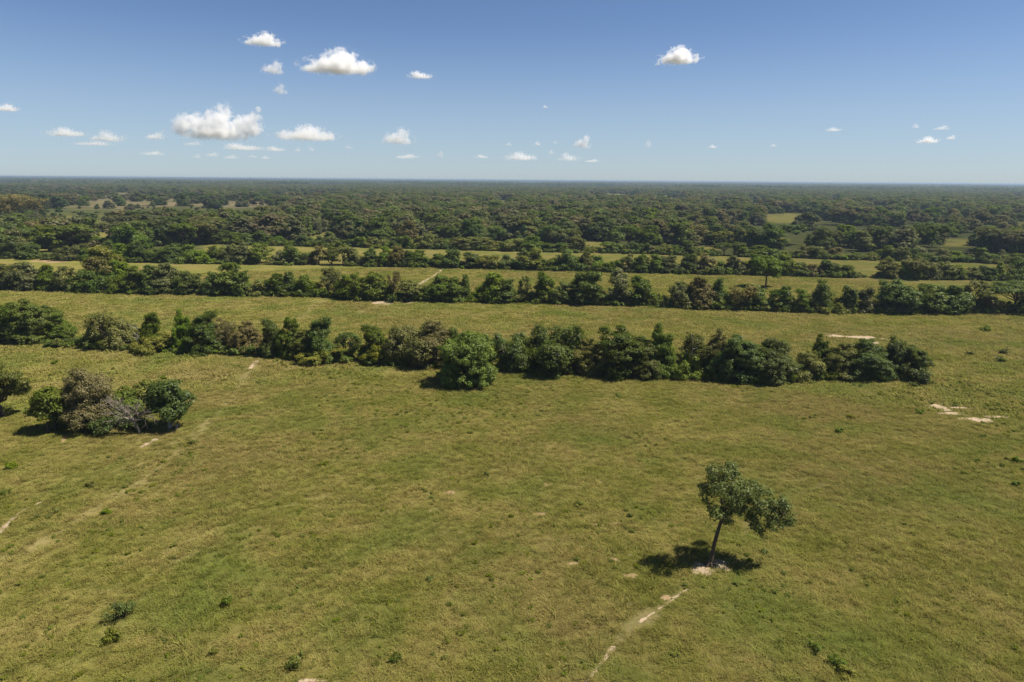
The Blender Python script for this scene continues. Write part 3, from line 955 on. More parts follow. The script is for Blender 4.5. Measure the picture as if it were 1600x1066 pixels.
def dome_bush():
    rng = np.random.default_rng(15)
    px, base, top = 729, 603, 519
    x, y, h, wd = px_tree(px, top, 96, base)
    lobes = []
    rad = wd * 0.5
    for k in range(34):
        d = unit(rng.normal(size=3) + np.array([0, 0, 0.45]))
        q = rng.uniform(0.62, 0.86)
        lobes.append((d[0] * rad * q, d[1] * rad * q, max(0.95, h * 0.47 + d[2] * h * 0.5 * q), rng.uniform(0.85, 1.35), rng.uniform(0.75, 1.1)))
    for k in range(8):
        a = k / 8 * 6.28
        lobes.append((rad * 0.72 * math.cos(a), rad * 0.72 * math.sin(a), rng.uniform(1.0, 1.8), 1.15, 0.9))
    limbs = [(bend((0, 0, -0.2), (0.1, 0, 1.8), rng, 5, 0.05), np.linspace(0.34, 0.25, 5))]
    for l in lobes[:20]:
        limbs.append((bend((0.1, 0, 1.8), l[:3], rng, 5, 0.1), np.linspace(0.15, 0.03, 5)))
    own_tree('round_tree', 'big round bright green bush tree standing in front of the first hedgerow', (x, y + 1.2, 0), lobes, rng, 0.27, 0.85, (0.38, 0.68), limbs, 'bright', 'bark', cover=1.0)
dome_bush()

def left_group():
    def gen(name, px, base, top, wpx, n, mat, bark, label, seed, lobe=(0.8, 1.3), zmin=0.22, cover=0.95, leaf=0.25, dens=0.8, dy=0.0, shear=0.0, clump=(0.36, 0.66), up_bias=0.45):
        rng = np.random.default_rng(seed)
        x, y, h, wd = px_tree(px, top, wpx, base)
        y += dy
        lobes = []
        for k in range(n):
            a, q = rng.uniform(0, 6.28), math.sqrt(rng.uniform(0.02, 1))
            z = rng.uniform(zmin, 0.9) * (1 - 0.42 * q * q) + 0.12 * q
            s = rng.uniform(*lobe)
            lobes.append((q * math.cos(a) * (wd * 0.5 - s * 0.75) + shear * (z - 0.5) * h, q * math.sin(a) * (wd * 0.42 - s * 0.6), z * h, s, s * 0.85))
        lobes.append((shear * 0.3 * h, 0, h - 1.1, 1.2, 1.0))
        limbs = []
        f = np.array([0.1, 0, h * 0.22])
        for st in range(3):
            b = np.array([rng.normal(0, 0.3), rng.normal(0, 0.3), -0.2])
            limbs.append((bend(b, f + rng.normal(0, 0.4, 3), rng, 5, 0.1), np.linspace(0.22, 0.15, 5)))
        for l in lobes:
            limbs.append((bend(f, l[:3], rng, 6, 0.14), np.linspace(0.12, 0.02, 6)))
        return own_tree(name, label, (x, y, 0), lobes, rng, leaf, dens, clump, limbs, mat, bark, cover=cover, up_bias=up_bias)
    gen('brown_tree', 134, 668, 578, 96, 24, 'brown', 'bark', 'tall brownish olive tree in the small group at left', 41, (0.9, 1.4), 0.2, 1.0, 0.2, 0.6)
    gen('green_tree', 98, 666, 603, 58, 14, 'mid', 'bark', 'green spreading bush on the left side of the brownish tree', 42, (0.9, 1.3), 0.3, 0.95, 0.34, 0.8, -1.5)
    gen('green_tree', 271, 670, 594, 74, 18, 'mid', 'pale_bark', 'dark leaved round tree ending the small left group beside the dead tree', 43, (0.85, 1.25), 0.36, 1.0, 0.34, 0.85)
    gen('green_bush', 186, 662, 616, 58, 10, 'mid', 'bark', 'dull green bush between the brownish tree and the dead tree', 44, (0.8, 1.2), 0.2, 1.0, 0.26, 0.8, 1.0)
    gen('yellow_bush', 222, 655, 603, 46, 9, 'yellow', 'bark', 'yellow topped bush behind the bare dead tree', 45, (0.7, 1.1), 0.3, 1.0, 0.28, 0.8, 2.5)
    gen('low_bush', 180, 669, 648, 110, 16, 'mid', 'bark', 'low dark undergrowth bush at the foot of the left group', 47, (0.6, 0.9), 0.25, 1.0, 0.24, 0.8, 0.5)
    gen('grey_tree', -3, 652, 560, 98, 22, 'grey', 'bark', 'grey green tree cut off by the left picture edge above its own shadow', 46, (0.8, 1.15), 0.40, 0.85, 0.24, 0.65, 0.0)
    # the dead tree: bare grey boughs fanning left
    rng = np.random.default_rng(9)
    bx, by = at(225, 668)
    by -= 2.2
    h0 = 0.0
    root = bpy.data.objects.new('dead_tree', None)
    COL.objects.link(root)
    root.location = (bx, by, 0)
    J = Joined()
    hub = np.array([0.2, 0.0, 1.5])
    J.add(*tube(bend((0.5, 0.3, -0.2), hub, rng, 5, 0.1), np.linspace(0.2, 0.14, 5), 7))
    V, Fq = J.get()
    link('trunk', mesh_np('trunk', V, Fq, [MAT['dead_bark']], smooth=True), root)
    for k in range(13):
        a = rng.uniform(2.0, 4.5) if k < 9 else rng.uniform(-1.0, 2.0)
        el = rng.uniform(0.15, 1.25)
        Ln = rng.uniform(2.6, 4.6) if k < 9 else rng.uniform(1.8, 3.0)
        d = np.array([math.cos(a) * math.cos(el), -abs(math.sin(a)) * math.cos(el) * 0.5, math.sin(el) * 0.85])
        B = Joined()
        P = bend(hub, hub + d * Ln, rng, 8, 0.10, 0.06)
        B.add(*tube(P, np.linspace(0.10, 0.02, 8), 6))
        for q in range(9):
            t = rng.integers(2, 8)
            e = unit(d + rng.normal(0, 0.55, 3))
            p2 = bend(P[t], P[t] + e * rng.uniform(0.6, 1.5), rng, 4, 0.12)
            B.add(*tube(p2, np.linspace(0.035, 0.012, 4), 4))
            for q2 in range(2):
                e2 = unit(e + rng.normal(0, 0.6, 3))
                B.add(*tube(bend(p2[2], p2[2] + e2 * rng.uniform(0.3, 0.8), rng, 3, 0.1), np.linspace(0.018, 0.008, 3), 3))
        V, Fq = B.get()
        link('bough', mesh_np('bough', V, Fq, [MAT['dead_bark']], smooth=True), root)
    tag(root, 'bare dead tree with a fan of grey boughs in the left group', 'dead tree')
left_group()

def strip_tree():      # the lone umbrella tree standing on the strip behind the second hedgerow
    x, y, h, wd = px_tree(1196, 401, 50, 449)
    rng = np.random.default_rng(61)
    lobes = [(rng.uniform(-0.8, 0.8) * wd * 0.45, rng.normal(0, wd * 0.2), h * rng.uniform(0.55, 0.88), 1.3, 1.0) for k in range(14)]
    lobes.append((0.28 * wd, 0, h * 0.45, 1.2, 1.1))
    limbs = [(bend((0, 0, -0.2), (0.1, 0, h * 0.42), rng, 5, 0.03), np.linspace(0.26, 0.2, 5))]
    for l in lobes:
        limbs.append((bend((0.1, 0, h * 0.42), l[:3], rng, 5, 0.1), np.linspace(0.13, 0.03, 5)))
    own_tree('lone_tree', 'lone tree with a bare stem on the strip behind the second hedgerow', (x, y, 0), lobes, rng, 0.4, 0.85, (0.5, 0.9), limbs, 'mid', 'bark')
strip_tree()

def pale_stems():      # pale bare stems standing in the first hedgerow
    for px, base, top, lean, lab in ((219, 549, 513, 0.1, 'white dead stem between the grey green tree and the yellow bush'), (1076, 588, 526, 0.0, 'white bare stem inside the whitish grey tree'),):
        x, y, h, wd = px_tree(px, top, 20, base)
        rng = np.random.default_rng(int(px))
        root = bpy.data.objects.new('dead_tree', None)
        COL.objects.link(root)
        root.location = (x, y - 0.7, 0)
        J = Joined()
        tip = np.array([lean * h, 0, h])
        P = bend((0, 0, -0.2), tip, rng, 8, 0.05)
        J.add(*tube(P, np.linspace(0.11, 0.03, 8), 7))
        V, Fq = J.get()
        link('trunk', mesh_np('trunk', V, Fq, [MAT['pale_bark']], smooth=True), root)
        for k in range(6):
            t = rng.integers(3, 8)
            e = unit(np.array([rng.normal(), rng.normal() * 0.5 - 0.3, rng.uniform(0.2, 0.9)]))
            V, Fq = tube(bend(P[t], P[t] + e * rng.uniform(0.8, 1.9), rng, 5, 0.1), np.linspace(0.06, 0.015, 5), 5)
            link('bough', mesh_np('bough', V, Fq, [MAT['pale_bark']], smooth=True), root)
        tag(root, lab, 'dead tree')
pale_stems()

def far_left_talls():
    for i, (px, base, top, wpx, mt, lab) in enumerate(((17, 352, 301, 62, 'brown', 'tall pale stemmed tree with a thin brownish crown at the far left edge'),
                                    (58, 343, 310, 34, 'brown', 'second tall thin brown tree with a pale stem near the far left edge'),
                                    (4, 346, 306, 46, 'grey', 'grey tall tree at the far left edge behind the pale stemmed one'),
                                    (44, 388, 352, 40, 'dark', 'dark tree with a short pale stump under it at far left'))):
        x, y, h, wd = px_tree(px, top, wpx, base)
        rng = np.random.default_rng(80 + i)
        lobes = [(rng.uniform(-1, 1) * wd * 0.36, rng.uniform(-1, 1) * wd * 0.3, h * rng.uniform(0.52, 0.9), wd * 0.13, wd * 0.11) for k in range(15)]
        limbs = [(bend((0, 0, -0.2), (0.2, 0, h * 0.55), rng, 5, 0.03), np.linspace(h * 0.028, h * 0.02, 5))]
        for l in lobes:
            limbs.append((bend((0.2, 0, h * 0.5), l[:3], rng, 5, 0.1), np.linspace(h * 0.012, 0.06, 5)))
        own_tree('tall_tree', lab, (x, y, 0), lobes, rng, 0.7, 0.5, (0.8, 1.5), limbs, mt, 'pale_bark', cover=0.8)
far_left_talls()

# ------------------------------------------------------------------ the wood beyond: the nearest trees one by one, the rest as one mass
rngF = np.random.default_rng(77)
def sample_wedge(d0, d1, per):
    n = int(0.80 * (d1 * d1 - d0 * d0) / per)
    th = rngF.uniform(-0.80, 0.80, n)
    d = np.sqrt(rngF.uniform(d0 * d0, d1 * d1, n))
    return d * np.sin(th), d * np.cos(th)

def keep_trees(x, y, h):
    px, py, dz = proj(x, y, 0 * x)
    px2, py2, dz2 = proj(x, y, h)
    k = py < np.array(np.interp(px, [-60, 305, 325, 800, 1250, 1660], [402, 405, 380, 385, 396, 408])) - 5
    stay = (rngF.uniform(0, 1, len(x)) < 0.05) & (y > 420)
    for f in (0.0, 0.25, 0.5, 0.75, 0.95):
        k &= ~inside(px, py + (py2 - py) * f, CLEAR) | stay
    u_ = rngF.uniform(0, 1, len(x))
    for f in (0.0, 0.4, 0.8):
        k &= ~(inside(px, py + (py2 - py) * f, MARSH) & (u_ > 0.10))
    n = noise(x, y, 260.0, 3, 4)
    op = np.interp(px, [0, 700, 1100, 1600], [0.25, 0.20, 0.22, 0.22])
    k &= n + rngF.normal(0, 0.05, len(x)) > op
    gaps = np.interp(px, [0, 850, 1150, 1600], [0.20, 0.22, 0.24, 0.25])
    k &= noise(x, y * 0.6, 75.0, 17, 2) > gaps
    return k, px, py

x, y = sample_wedge(330, 1000, 82.0)
h = rngF.uniform(6.5, 12.0, len(x))
k, px, py = keep_trees(x, y, h)
x, y, h, px, py = x[k], y[k], h[k], px[k], py[k]
low = inside(px, py, SCRUB)
h[low] *= rngF.uniform(0.25, 0.5, low.sum())
order = np.argsort(np.hypot(x, y))
x, y, h, px, py = x[order], y[order], h[order], px[order], py[order]
n_now = sum(1 for o in S.objects if o.get('category') in ('tree', 'dead tree'))
N_IND = max(0, 300 - n_now)
vis = (px > 5) & (px < 1595)
ind = np.where(vis)[0][:N_IND]
mats_f = ['dark', 'mid', 'bright', 'yellow', 'grey', 'brown']
wts = np.array([6, 5, 1.0, 0.8, 6, 2.0]); wts = wts / wts.sum()
rr = random.Random(99)
lst = []
for i in ind:
    st = rr.choices(['bush', 'round', 'tall', 'flat', 'airy'], [4, 5, 2, 3, 1])[0]
    lst.append((px[i], x[i], y[i], h[i], st, rr.choices(mats_f, wts)[0]))
lst.sort()
cnt = {}
for (qx, ax, ay, ah, st, mt) in lst:
    cnt[(st, mt)] = cnt.get((st, mt), 0) + 1
    place_tree('woodland_tree', rr.choice(kinds_of(st)), 'mid', ax, ay, ah, ah * rr.uniform(1.0, 1.5), rr.uniform(0, 6.28), mt,
               f"{WORD[mt]} {SHAPE[st]}, {ordinal(cnt[(st, mt)])} such from the left in the wood front", 'trees along the front of the wood')
rest = np.ones(len(x), bool)
rest[ind] = False

# prototypes for the masses: meshes held outside the scene, drawn only through the mass itself
HOLD = []
def hold(me, name='sprig'):
    o = bpy.data.objects.new(name, me)
    HOLD.append(o)
    return o

def far_tree_protos():
    out = []
    for k in range(STYLES.index('low')):
        for mt, reps in (('dark', 4), ('mid', 3), ('grey', 5), ('bright', 1), ('brown', 3)):
            cm, tm = variant(k, 'far')
            m2 = cm.copy()
            m2.materials.clear()
            m2.materials.append(MAT['wood_' + mt])
            p = hold(m2)
            out += [p] * reps
    return out

def scatter(name, pts, rot, scl, idx, protos, label, cat):
    """ONE object: each point draws one of the prototype meshes"""
    me = bpy.data.meshes.new(name)
    n = len(pts)
    me.vertices.add(n)
    me.vertices.foreach_set('co', np.asarray(pts, np.float32).ravel())
    for an, tp, key, val in (('rot', 'FLOAT_VECTOR', 'vector', rot), ('scl', 'FLOAT_VECTOR', 'vector', scl)):
        a = me.attributes.new(an, tp, 'POINT')
        a.data.foreach_set(key, np.asarray(val, np.float32).ravel())
    a = me.attributes.new('pick', 'INT', 'POINT')
    a.data.foreach_set('value', np.asarray(idx, np.int32))
    o = link(name, me)
    g = bpy.data.node_groups.new(name, 'GeometryNodeTree')
    g.interface.new_socket('Geometry', in_out='INPUT', socket_type='NodeSocketGeometry')
    g.interface.new_socket('Geometry', in_out='OUTPUT', socket_type='NodeSocketGeometry')
    N, L = g.nodes, g.links
    gi, go = N.new('NodeGroupInput'), N.new('NodeGroupOutput')
    jn = N.new('GeometryNodeJoinGeometry')
    for p in reversed(protos):
        oi = N.new('GeometryNodeObjectInfo')
        oi.inputs['Object'].default_value = p
        oi.inputs['As Instance'].default_value = False
        gti = N.new('GeometryNodeGeometryToInstance')
        L.new(oi.outputs['Geometry'], gti.inputs[0])
        L.new(gti.outputs[0], jn.inputs[0])
    def named(an, tp):
        nd = N.new('GeometryNodeInputNamedAttribute')
        nd.data_type = tp
        nd.inputs['Name'].default_value = an
        return nd.outputs['Attribute']
    ip = N.new('GeometryNodeInstanceOnPoints')
    L.new(gi.outputs[0], ip.inputs['Points'])
    L.new(jn.outputs[0], ip.inputs['Instance'])
    ip.inputs['Pick Instance'].default_value = True
    L.new(named('pick', 'INT'), ip.inputs['Instance Index'])
    L.new(named('rot', 'FLOAT_VECTOR'), ip.inputs['Rotation'])
    L.new(named('scl', 'FLOAT_VECTOR'), ip.inputs['Scale'])
    L.new(ip.outputs[0], go.inputs[0])
    md = o.modifiers.new('scatter', 'NODES')
    md.node_group = g
    return tag(o, label, cat, kind='stuff')

FP = far_tree_protos()
xr, yr, hr = x[rest], y[rest], h[rest]
x2, y2 = sample_wedge(1000, 2600, 92.0)
h2 = rngF.uniform(6.0, 11.0, len(x2))
k2, px2, py2 = keep_trees(x2, y2, h2)
x2, y2, h2 = x2[k2], y2[k2], h2[k2]
xa, ya, ha = np.concatenate([xr, x2]), np.concatenate([yr, y2]), np.concatenate([hr, h2])
# no mass tree may crowd the viewpoint or the hedgerows
n = len(xa)
wsc = ha * rngF.uniform(1.0, 1.6, n) * np.where(np.hypot(xa, ya) > 1000, 1.1, 1.0) / 7.0
scatter('forest', np.stack([xa, ya, 0 * xa], 1), np.stack([0 * xa, 0 * xa, rngF.uniform(0, 6.28, n)], 1), np.stack([wsc, wsc, ha / 7.9], 1),
        rngF.integers(0, len(FP), n), FP, 'dense mixed dark and grey green woodland beyond the hedgerows', 'woodland')

# groves for the plain beyond: 24 low crowns each
def grove(seed, mt):
    rng = np.random.default_rng(seed)
    lobes = [(rng.uniform(-1, 1) * 45, rng.uniform(-1, 1) * 45, rng.uniform(3.5, 7.5), rng.uniform(4, 7.5), rng.uniform(2.6, 4)) for k in range(46)]
    V, Fq, tone = crown_from_lobes(lobes, rng, 4.2, 0.75, (2.0, 3.4), cover=0.8)
    return hold(mesh_np('grove', V, Fq, [MAT['wood_' + mt]], {'tone': tone}))
GP = [grove(300 + i, mt) for i, mt in enumerate(('dark', 'grey', 'dark', 'mid', 'dark', 'grey'))]
xg, yg = sample_wedge(2500, 7500, 9000.0)
ng = noise(xg, yg, 700.0, 13, 4)
kg = ng > 0.40
xg, yg = xg[kg], yg[kg]
xh, yh = sample_wedge(7400, 27000, 95000.0)
kh = noise(xh, yh, 2600.0, 14, 4) > 0.36
xh, yh = xh[kh], yh[kh]
xs_, ys_ = np.concatenate([xg, xh]), np.concatenate([yg, yh])
sc_ = np.concatenate([rngF.uniform(0.8, 1.5, len(xg)), rngF.uniform(2.5, 4.5, len(xh))])
zs_ = np.concatenate([rngF.uniform(0.8, 1.5, len(xg)), rngF.uniform(1.0, 1.8, len(xh))])
scatter('far_forest', np.stack([xs_, ys_, 0 * xs_], 1), np.stack([0 * xs_, 0 * xs_, rngF.uniform(0, 6.28, len(xs_))], 1), np.stack([sc_, sc_, zs_], 1),
        rngF.integers(0, len(GP), len(xs_)), GP, 'bluish far woods along the flat horizon', 'woodland')

# ------------------------------------------------------------------ undergrowth along the hedgerows
def sprig_protos():
    out = []
    for i, mt in enumerate(('bright', 'mid', 'yellow', 'mid')):
        rng = np.random.default_rng(500 + i)
        lobes = [(rng.normal(0, 0.35), rng.normal(0, 0.35), rng.uniform(0.25, 0.7), rng.uniform(0.25, 0.4), rng.uniform(0.22, 0.35)) for k in range(6)]
        V, Fq, tone = crown_from_lobes(lobes, rng, 0.2, 0.7, (0.16, 0.28), cover=1.0)
        out.append(hold(mesh_np('sprig', V, Fq, [MAT[mt]], {'tone': tone})))
    return out
SP = sprig_protos()
pts, scs = [], []
for row, n, spread, s0, x0, x1 in ((ROW1, 900, 2.6, 0.9, 0, 1440), (ROW2, 1500, 3.2, 1.1, -60, 1660), (ROW3, 1300, 4.0, 1.4, -60, 1660), (ROW4, 1200, 5.0, 1.6, -60, 1660)):
    for k in range(n):
        qx = rngF.uniform(x0, x1)
        if row is ROW1 and (118 < qx < 128 or 930 < qx < 940):
            continue
        ax, ay = at(qx, row(qx) - 1)
        if noise(np.array([ax]), np.array([ay]), 9.0, 31)[0] < 0.36:
            continue
        pts.append((ax + rngF.normal(0, 1), ay + abs(rngF.normal(0, spread)) - 0.6, 0))
        s = s0 * rngF.uniform(0.5, 1.5)
        scs.append((s, s, s * rngF.uniform(0.7, 1.3)))
n = len(pts)
scatter('undergrowth', pts, np.stack([np.zeros(n), np.zeros(n), rngF.uniform(0, 6.28, n)], 1), scs, rngF.integers(0, len(SP), n), SP, 'low leafy undergrowth along the feet of the hedgerows', 'undergrowth')

# ------------------------------------------------------------------ grass
def tuft(seed, blades, wid, hgt, spread):
    rng = np.random.default_rng(seed)
    V, Fq = [], []
    for b in range(blades):
        a, q = rng.uniform(0, 6.28), spread * math.sqrt(rng.uniform())
        p = np.array([q * math.cos(a), q * math.sin(a), -0.02])
        a2 = rng.uniform(0, 6.28)
        lean = rng.uniform(0.35, 1.4)
        L = hgt * rng.uniform(0.55, 1.3)
        d = np.array([math.cos(a2) * lean, math.sin(a2) * lean, 1.0])
        mid = p + d * L * 0.5
        tip = p + np.array([d[0] * 1.5, d[1] * 1.5, 0.85]) * L
        s = np.array([-math.sin(a2), math.cos(a2), 0]) * wid * rng.uniform(0.6, 1.4)
        i = len(V)
        V += [p - s * 0.5, p + s * 0.5, mid + s * 0.45, mid - s * 0.45, tip + s * 0.12, tip - s * 0.12]
        Fq += [(i, i + 1, i + 2, i + 3), (i + 3, i + 2, i + 4, i + 5)]
    return hold(mesh_np('tuft', V, Fq, [MAT['grass']]))
TP = [tuft(700 + i, 44, 0.026, 0.13, 0.34) for i in range(7)] + [tuft(720 + i, 26, 0.022, 0.29, 0.22) for i in range(3)]
TM = [tuft(740 + i, 36, 0.09, 0.19, 0.85) for i in range(6)]
def grass(d0, d1, per, protos, name, label, smin, smax):
    n = int(0.74 * (d1 * d1 - d0 * d0) / per)
    th = rngF.uniform(-0.74, 0.74, n)
    d = np.sqrt(rngF.uniform(d0 * d0, d1 * d1, n))
    gx_, gy_ = d * np.sin(th), d * np.cos(th)
    ok = ~bareness(gx_, gy_) | (rngF.uniform(0, 1, n) < 0.10)
    ok &= rngF.uniform(0, 1, n) > wear_at(gx_, gy_) * 1.5
    clumpy = noise(gx_, gy_, 1.6, 41, 3)
    ok &= rngF.uniform(0, 1, n) < 0.72 + 0.6 * np.clip(clumpy - 0.25, 0, 1)
    gx_, gy_, clumpy = gx_[ok], gy_[ok], clumpy[ok]
    n = len(gx_)
    s = rngF.uniform(smin, smax, n) * (0.75 + 0.5 * clumpy)
    tall = 0.6 + 0.9 * noise(gx_, gy_, 7.0, 43, 3)
    scatter(name, np.stack([gx_, gy_, 0 * gx_], 1), np.stack([rngF.normal(0, 0.12, n), rngF.normal(0, 0.12, n), rngF.uniform(0, 6.28, n)], 1),
            np.stack([s, s, s * tall], 1), rngF.integers(0, len(protos), n), protos, label, 'grass')
grass(28, 105, 0.10, TP, 'grass', 'short rough pasture grass, green and straw, in the near field', 0.7, 1.4)
grass(103, 240, 0.7, TM, 'grass', 'rough pasture grass on the strips between the hedgerows', 0.7, 1.4)

# small leafy herbs in drifts among the grass
HP = []
for p_ in SP:
    m_ = p_.data.copy()
    m_.materials.clear()
    m_.materials.append(MAT['herb'])
    HP.append(hold(m_))
nh = 5000
th = rngF.uniform(-0.74, 0.74, nh)
dh = np.sqrt(rngF.uniform(28.0 ** 2, 125.0 ** 2, nh))
hx, hy = dh * np.sin(th), dh * np.cos(th)
okh = (noise(hx, hy, 9.0, 61, 3) > 0.53) & ~bareness(hx, hy)
hx, hy = hx[okh], hy[okh]
nh = len(hx)
hs_ = rngF.uniform(0.08, 0.26, nh) * (0.7 + 0.006 * np.hypot(hx, hy))
scatter('herbs', np.stack([hx, hy, 0 * hx + 0.03], 1), np.stack([0 * hx, 0 * hx, rngF.uniform(0, 6.28, nh)], 1), np.stack([hs_, hs_, hs_ * 0.9], 1),
        rngF.integers(0, len(HP), nh), HP, 'small leafy herbs in drifts among the pasture grass', 'herbs')

# ------------------------------------------------------------------ weeds and saplings standing in the pasture
WEEDS = [(142, 757, 16, 'bright', 'low leafy weed in the left pasture above the faint tracks'), (88, 797, 15, 'yellow', 'yellowish weed clump right of the left sandy path'),
         (14, 730, 20, 'mid', 'flat green weed near the left edge above the sandy path'), (8, 770, 16, 'mid', 'green weed at the left edge just above the sandy path'),
         (166, 800, 16, 'mid', 'loose green weed clump below the leafy weed at left'), (178, 998, 26, 'yellow', 'glossy yellowish sapling near the lower left corner'),
         (352, 945, 18, 'dark', 'small dark green sapling in the lower left pasture'), (461, 1040, 26, 'bright', 'upright green sapling at the bottom edge left of the middle'),
         (905, 787, 16, 'yellow', 'round yellow green weed in the middle of the near pasture'), (671, 903, 12, 'dark', 'tiny dark weed in the middle of the near pasture'),
         (985, 806, 12, 'dark', 'dark little weed left of the lone leaning tree'), (1194, 862, 12, 'dark', 'small dark weed right of the lone tree under its crown'),
         (1535, 681, 10, 'dark', 'tiny dark bush below the long sandy scar'), (1586, 719, 16, 'mid', 'green weed at the right edge below the sandy scar'), (1590, 756, 14, 'mid', 'low weed at the right edge, lower of two'),
         (1437, 644, 13, 'mid', 'small weed left of the long sandy scar'), (1270, 650, 12, 'bright', 'bright weed below the olive tree of the first hedgerow'), (1327, 651, 13, 'bright', 'bright weed below the right end clump'),
         (1314, 673, 15, 'mid', 'green weed under the bright one in the right pasture'), (1428, 601, 12, 'dark', 'dark bush seedling in front of the right end of the first hedgerow'), (1540, 514, 14, 'mid', 'weed clump in the far right strip'),
         (1515, 552, 12, 'grey', 'greyish weed clump right of the first hedgerow, left of a bigger one'), (1570, 550, 15, 'grey', 'larger greyish weed clump right of the first hedgerow'), (1565, 562, 13, 'mid', 'green weed clump below the larger greyish one at right'),
         (527, 634, 8, 'dark', 'tiny dark weed in the pasture left of the big round bush'), (300, 692, 16, 'bright', 'leafy weed right of the dead tree group'), (88, 566, 12, 'mid', 'small weed in the field above the left group'),
         (255, 590, 12, 'mid', 'small green weed above the bright tree of the left group'), (965, 618, 10, 'dark', 'dark tuft below the dark broad hedgerow tree'), (1055, 1024, 18, 'yellow', 'pale weed near the bottom right of the sandy path'),
         (700, 1000, 16, 'yellow', 'pale weed near the bottom edge in the middle'), (335, 1020, 14, 'yellow', 'thin pale weed left of the upright sapling'), (760, 740, 10, 'dark', 'small dark weed above the reddish spots'),
         (620, 1032, 22, 'dark', 'dark low weed at the bottom edge left of the sandy path'), (1305, 1035, 30, 'mid', 'lush dark green weed patch near the bottom edge at right'), (1275, 1012, 24, 'mid', 'lush green weed beside the dark patch at bottom right'), (1322, 1052, 26, 'bright', 'lush bright weed at the bottom edge right of the dark patch')]
weed_first = []
for i in range(4):
    rng = np.random.default_rng(900 + i)
    lobes = [(rng.normal(0, 0.34), rng.normal(0, 0.34), rng.uniform(0.2, 0.62), rng.uniform(0.16, 0.28), rng.uniform(0.14, 0.24)) for k in range(9)]
    V, Fq, tone = crown_from_lobes(lobes, rng, 0.17, 0.8, (0.13, 0.22), cover=1.0)
    cm = mesh_np('foliage', V, Fq, [MAT['mid']], {'tone': tone})
    J = Joined()
    for l in lobes:
        J.add(*tube(bend((rng.normal(0, 0.04), rng.normal(0, 0.04), -0.05), l[:3], rng, 4, 0.1), np.linspace(0.02, 0.008, 4), 4))
    V, Fq = J.get()
    weed_first.append((cm, mesh_np('stem', V, Fq, [MAT['bark']], smooth=True)))
for i, (qx, qy, wpx, mt, lab) in enumerate(WEEDS):
    ax, ay = at(qx, qy + 3)
    wd = wpx / FPX * proj(ax, ay, 0.3)[2]
    root = bpy.data.objects.new('weed', None)
    COL.objects.link(root)
    root.location = (ax, ay, 0)
    root.rotation_euler = (0, 0, i * 1.7)
    s = wd / 1.5
    mt = {'dark': 'mid', 'mid': 'bright', 'grey': 'grey'}.get(mt, 'yellow')
    root.scale = (s, s, s * (1.5 if 'sapling' in lab else 0.95))
    c = link('foliage', weed_first[i % 4][0], root)
    link('stem', weed_first[i % 4][1], root)
    slot(c, MAT[mt])
    tag(root, lab, 'weed', 'weeds and saplings in the pasture')

def dry_bush():
    ax, ay = at(190, 965)
    rng = np.random.default_rng(17)
    lobes = [(rng.normal(0, 0.4), rng.normal(0, 0.3), rng.uniform(0.3, 1.2), 0.3, 0.26) for k in range(9)]
    limbs = [(bend((rng.normal(0, 0.1), rng.normal(0, 0.1), -0.1), (l[0] * 1.3, l[1] * 1.3, l[2] * 1.25), rng, 5, 0.1), np.linspace(0.035, 0.01, 5)) for l in lobes]
    for k in range(14):
        limbs.append((bend((rng.normal(0, 0.1), rng.normal(0, 0.1), -0.1), (rng.normal(0, 0.6), rng.normal(0, 0.5), rng.uniform(1.0, 1.9)), rng, 5, 0.1), np.linspace(0.025, 0.008, 5)))
    own_tree('dry_bush', 'half dry twiggy bush on a dark green patch in the lower left', (ax, ay, 0), lobes, rng, 0.14, 0.28, (0.2, 0.34), limbs, 'mid', 'bark', cat='bush', cover=0.7)
dry_bush()

# ------------------------------------------------------------------ clouds
CLOUD_BASE = 760.0
def cloud_mat(density, size, ells, veil=0.006):
    """vapour inside a loose hull: soft ellipsoids eaten by noise, with a level base"""
    M = NT('cloud_vapour')
    v = M.n('ShaderNodeVolumePrincipled')
    v.inputs['Color'].default_value = (0.972, 0.964, 0.957, 1)
    v.inputs['Anisotropy'].default_value = 0.25
    pos = M.n('ShaderNodeTexCoord').outputs['Object']
    acc = None
    for (cx, cyy, cz, ax, ay, az) in ells:
        a = M.n('ShaderNodeVectorMath', operation='SUBTRACT')
        M.t.links.new(pos, a.inputs[0])
        a.inputs[1].default_value = (cx, cyy, cz)
        b = M.n('ShaderNodeVectorMath', operation='DIVIDE')
        M.t.links.new(a.outputs[0], b.inputs[0])
        b.inputs[1].default_value = (ax, ay, az)
        c = M.n('ShaderNodeVectorMath', operation='LENGTH')
        M.t.links.new(b.outputs[0], c.inputs[0])
        d = M.math('SUBTRACT', 1.0, c.outputs['Value'])
        acc = d if acc is None else M.math('MAXIMUM', acc, d)
    f = M.noise(pos, (5.5 if len(ells) > 9 else 3.6) / size, 6.0, 0.62, 0.3)
    g = M.math('ADD', acc, M.math('MULTIPLY', M.math('SUBTRACT', f, 0.55), 2.5))
    sx = M.n('ShaderNodeSeparateXYZ')
    M.t.links.new(pos, sx.inputs[0])
    base = M.ramp(sx.outputs[2], 0.0, 0.22 * size)
    den = M.math('MULTIPLY', M.ramp(g, 0.0, 0.48), base)
    M.put(v.inputs['Density'], M.math('MULTIPLY', den, density))
    M.t.links.new(v.outputs[0], M.out.inputs['Volume'])
    tr = M.n('ShaderNodeBsdfTransparent')
    df = M.n('ShaderNodeBsdfDiffuse')
    df.inputs[0].default_value = (0.9, 0.9, 0.9, 1)
    mx = M.n('ShaderNodeMixShader')
    mx.inputs[0].default_value = veil
    M.t.links.new(tr.outputs[0], mx.inputs[1])
    M.t.links.new(df.outputs[0], mx.inputs[2])
    M.surface(mx.outputs[0])
    return M.m

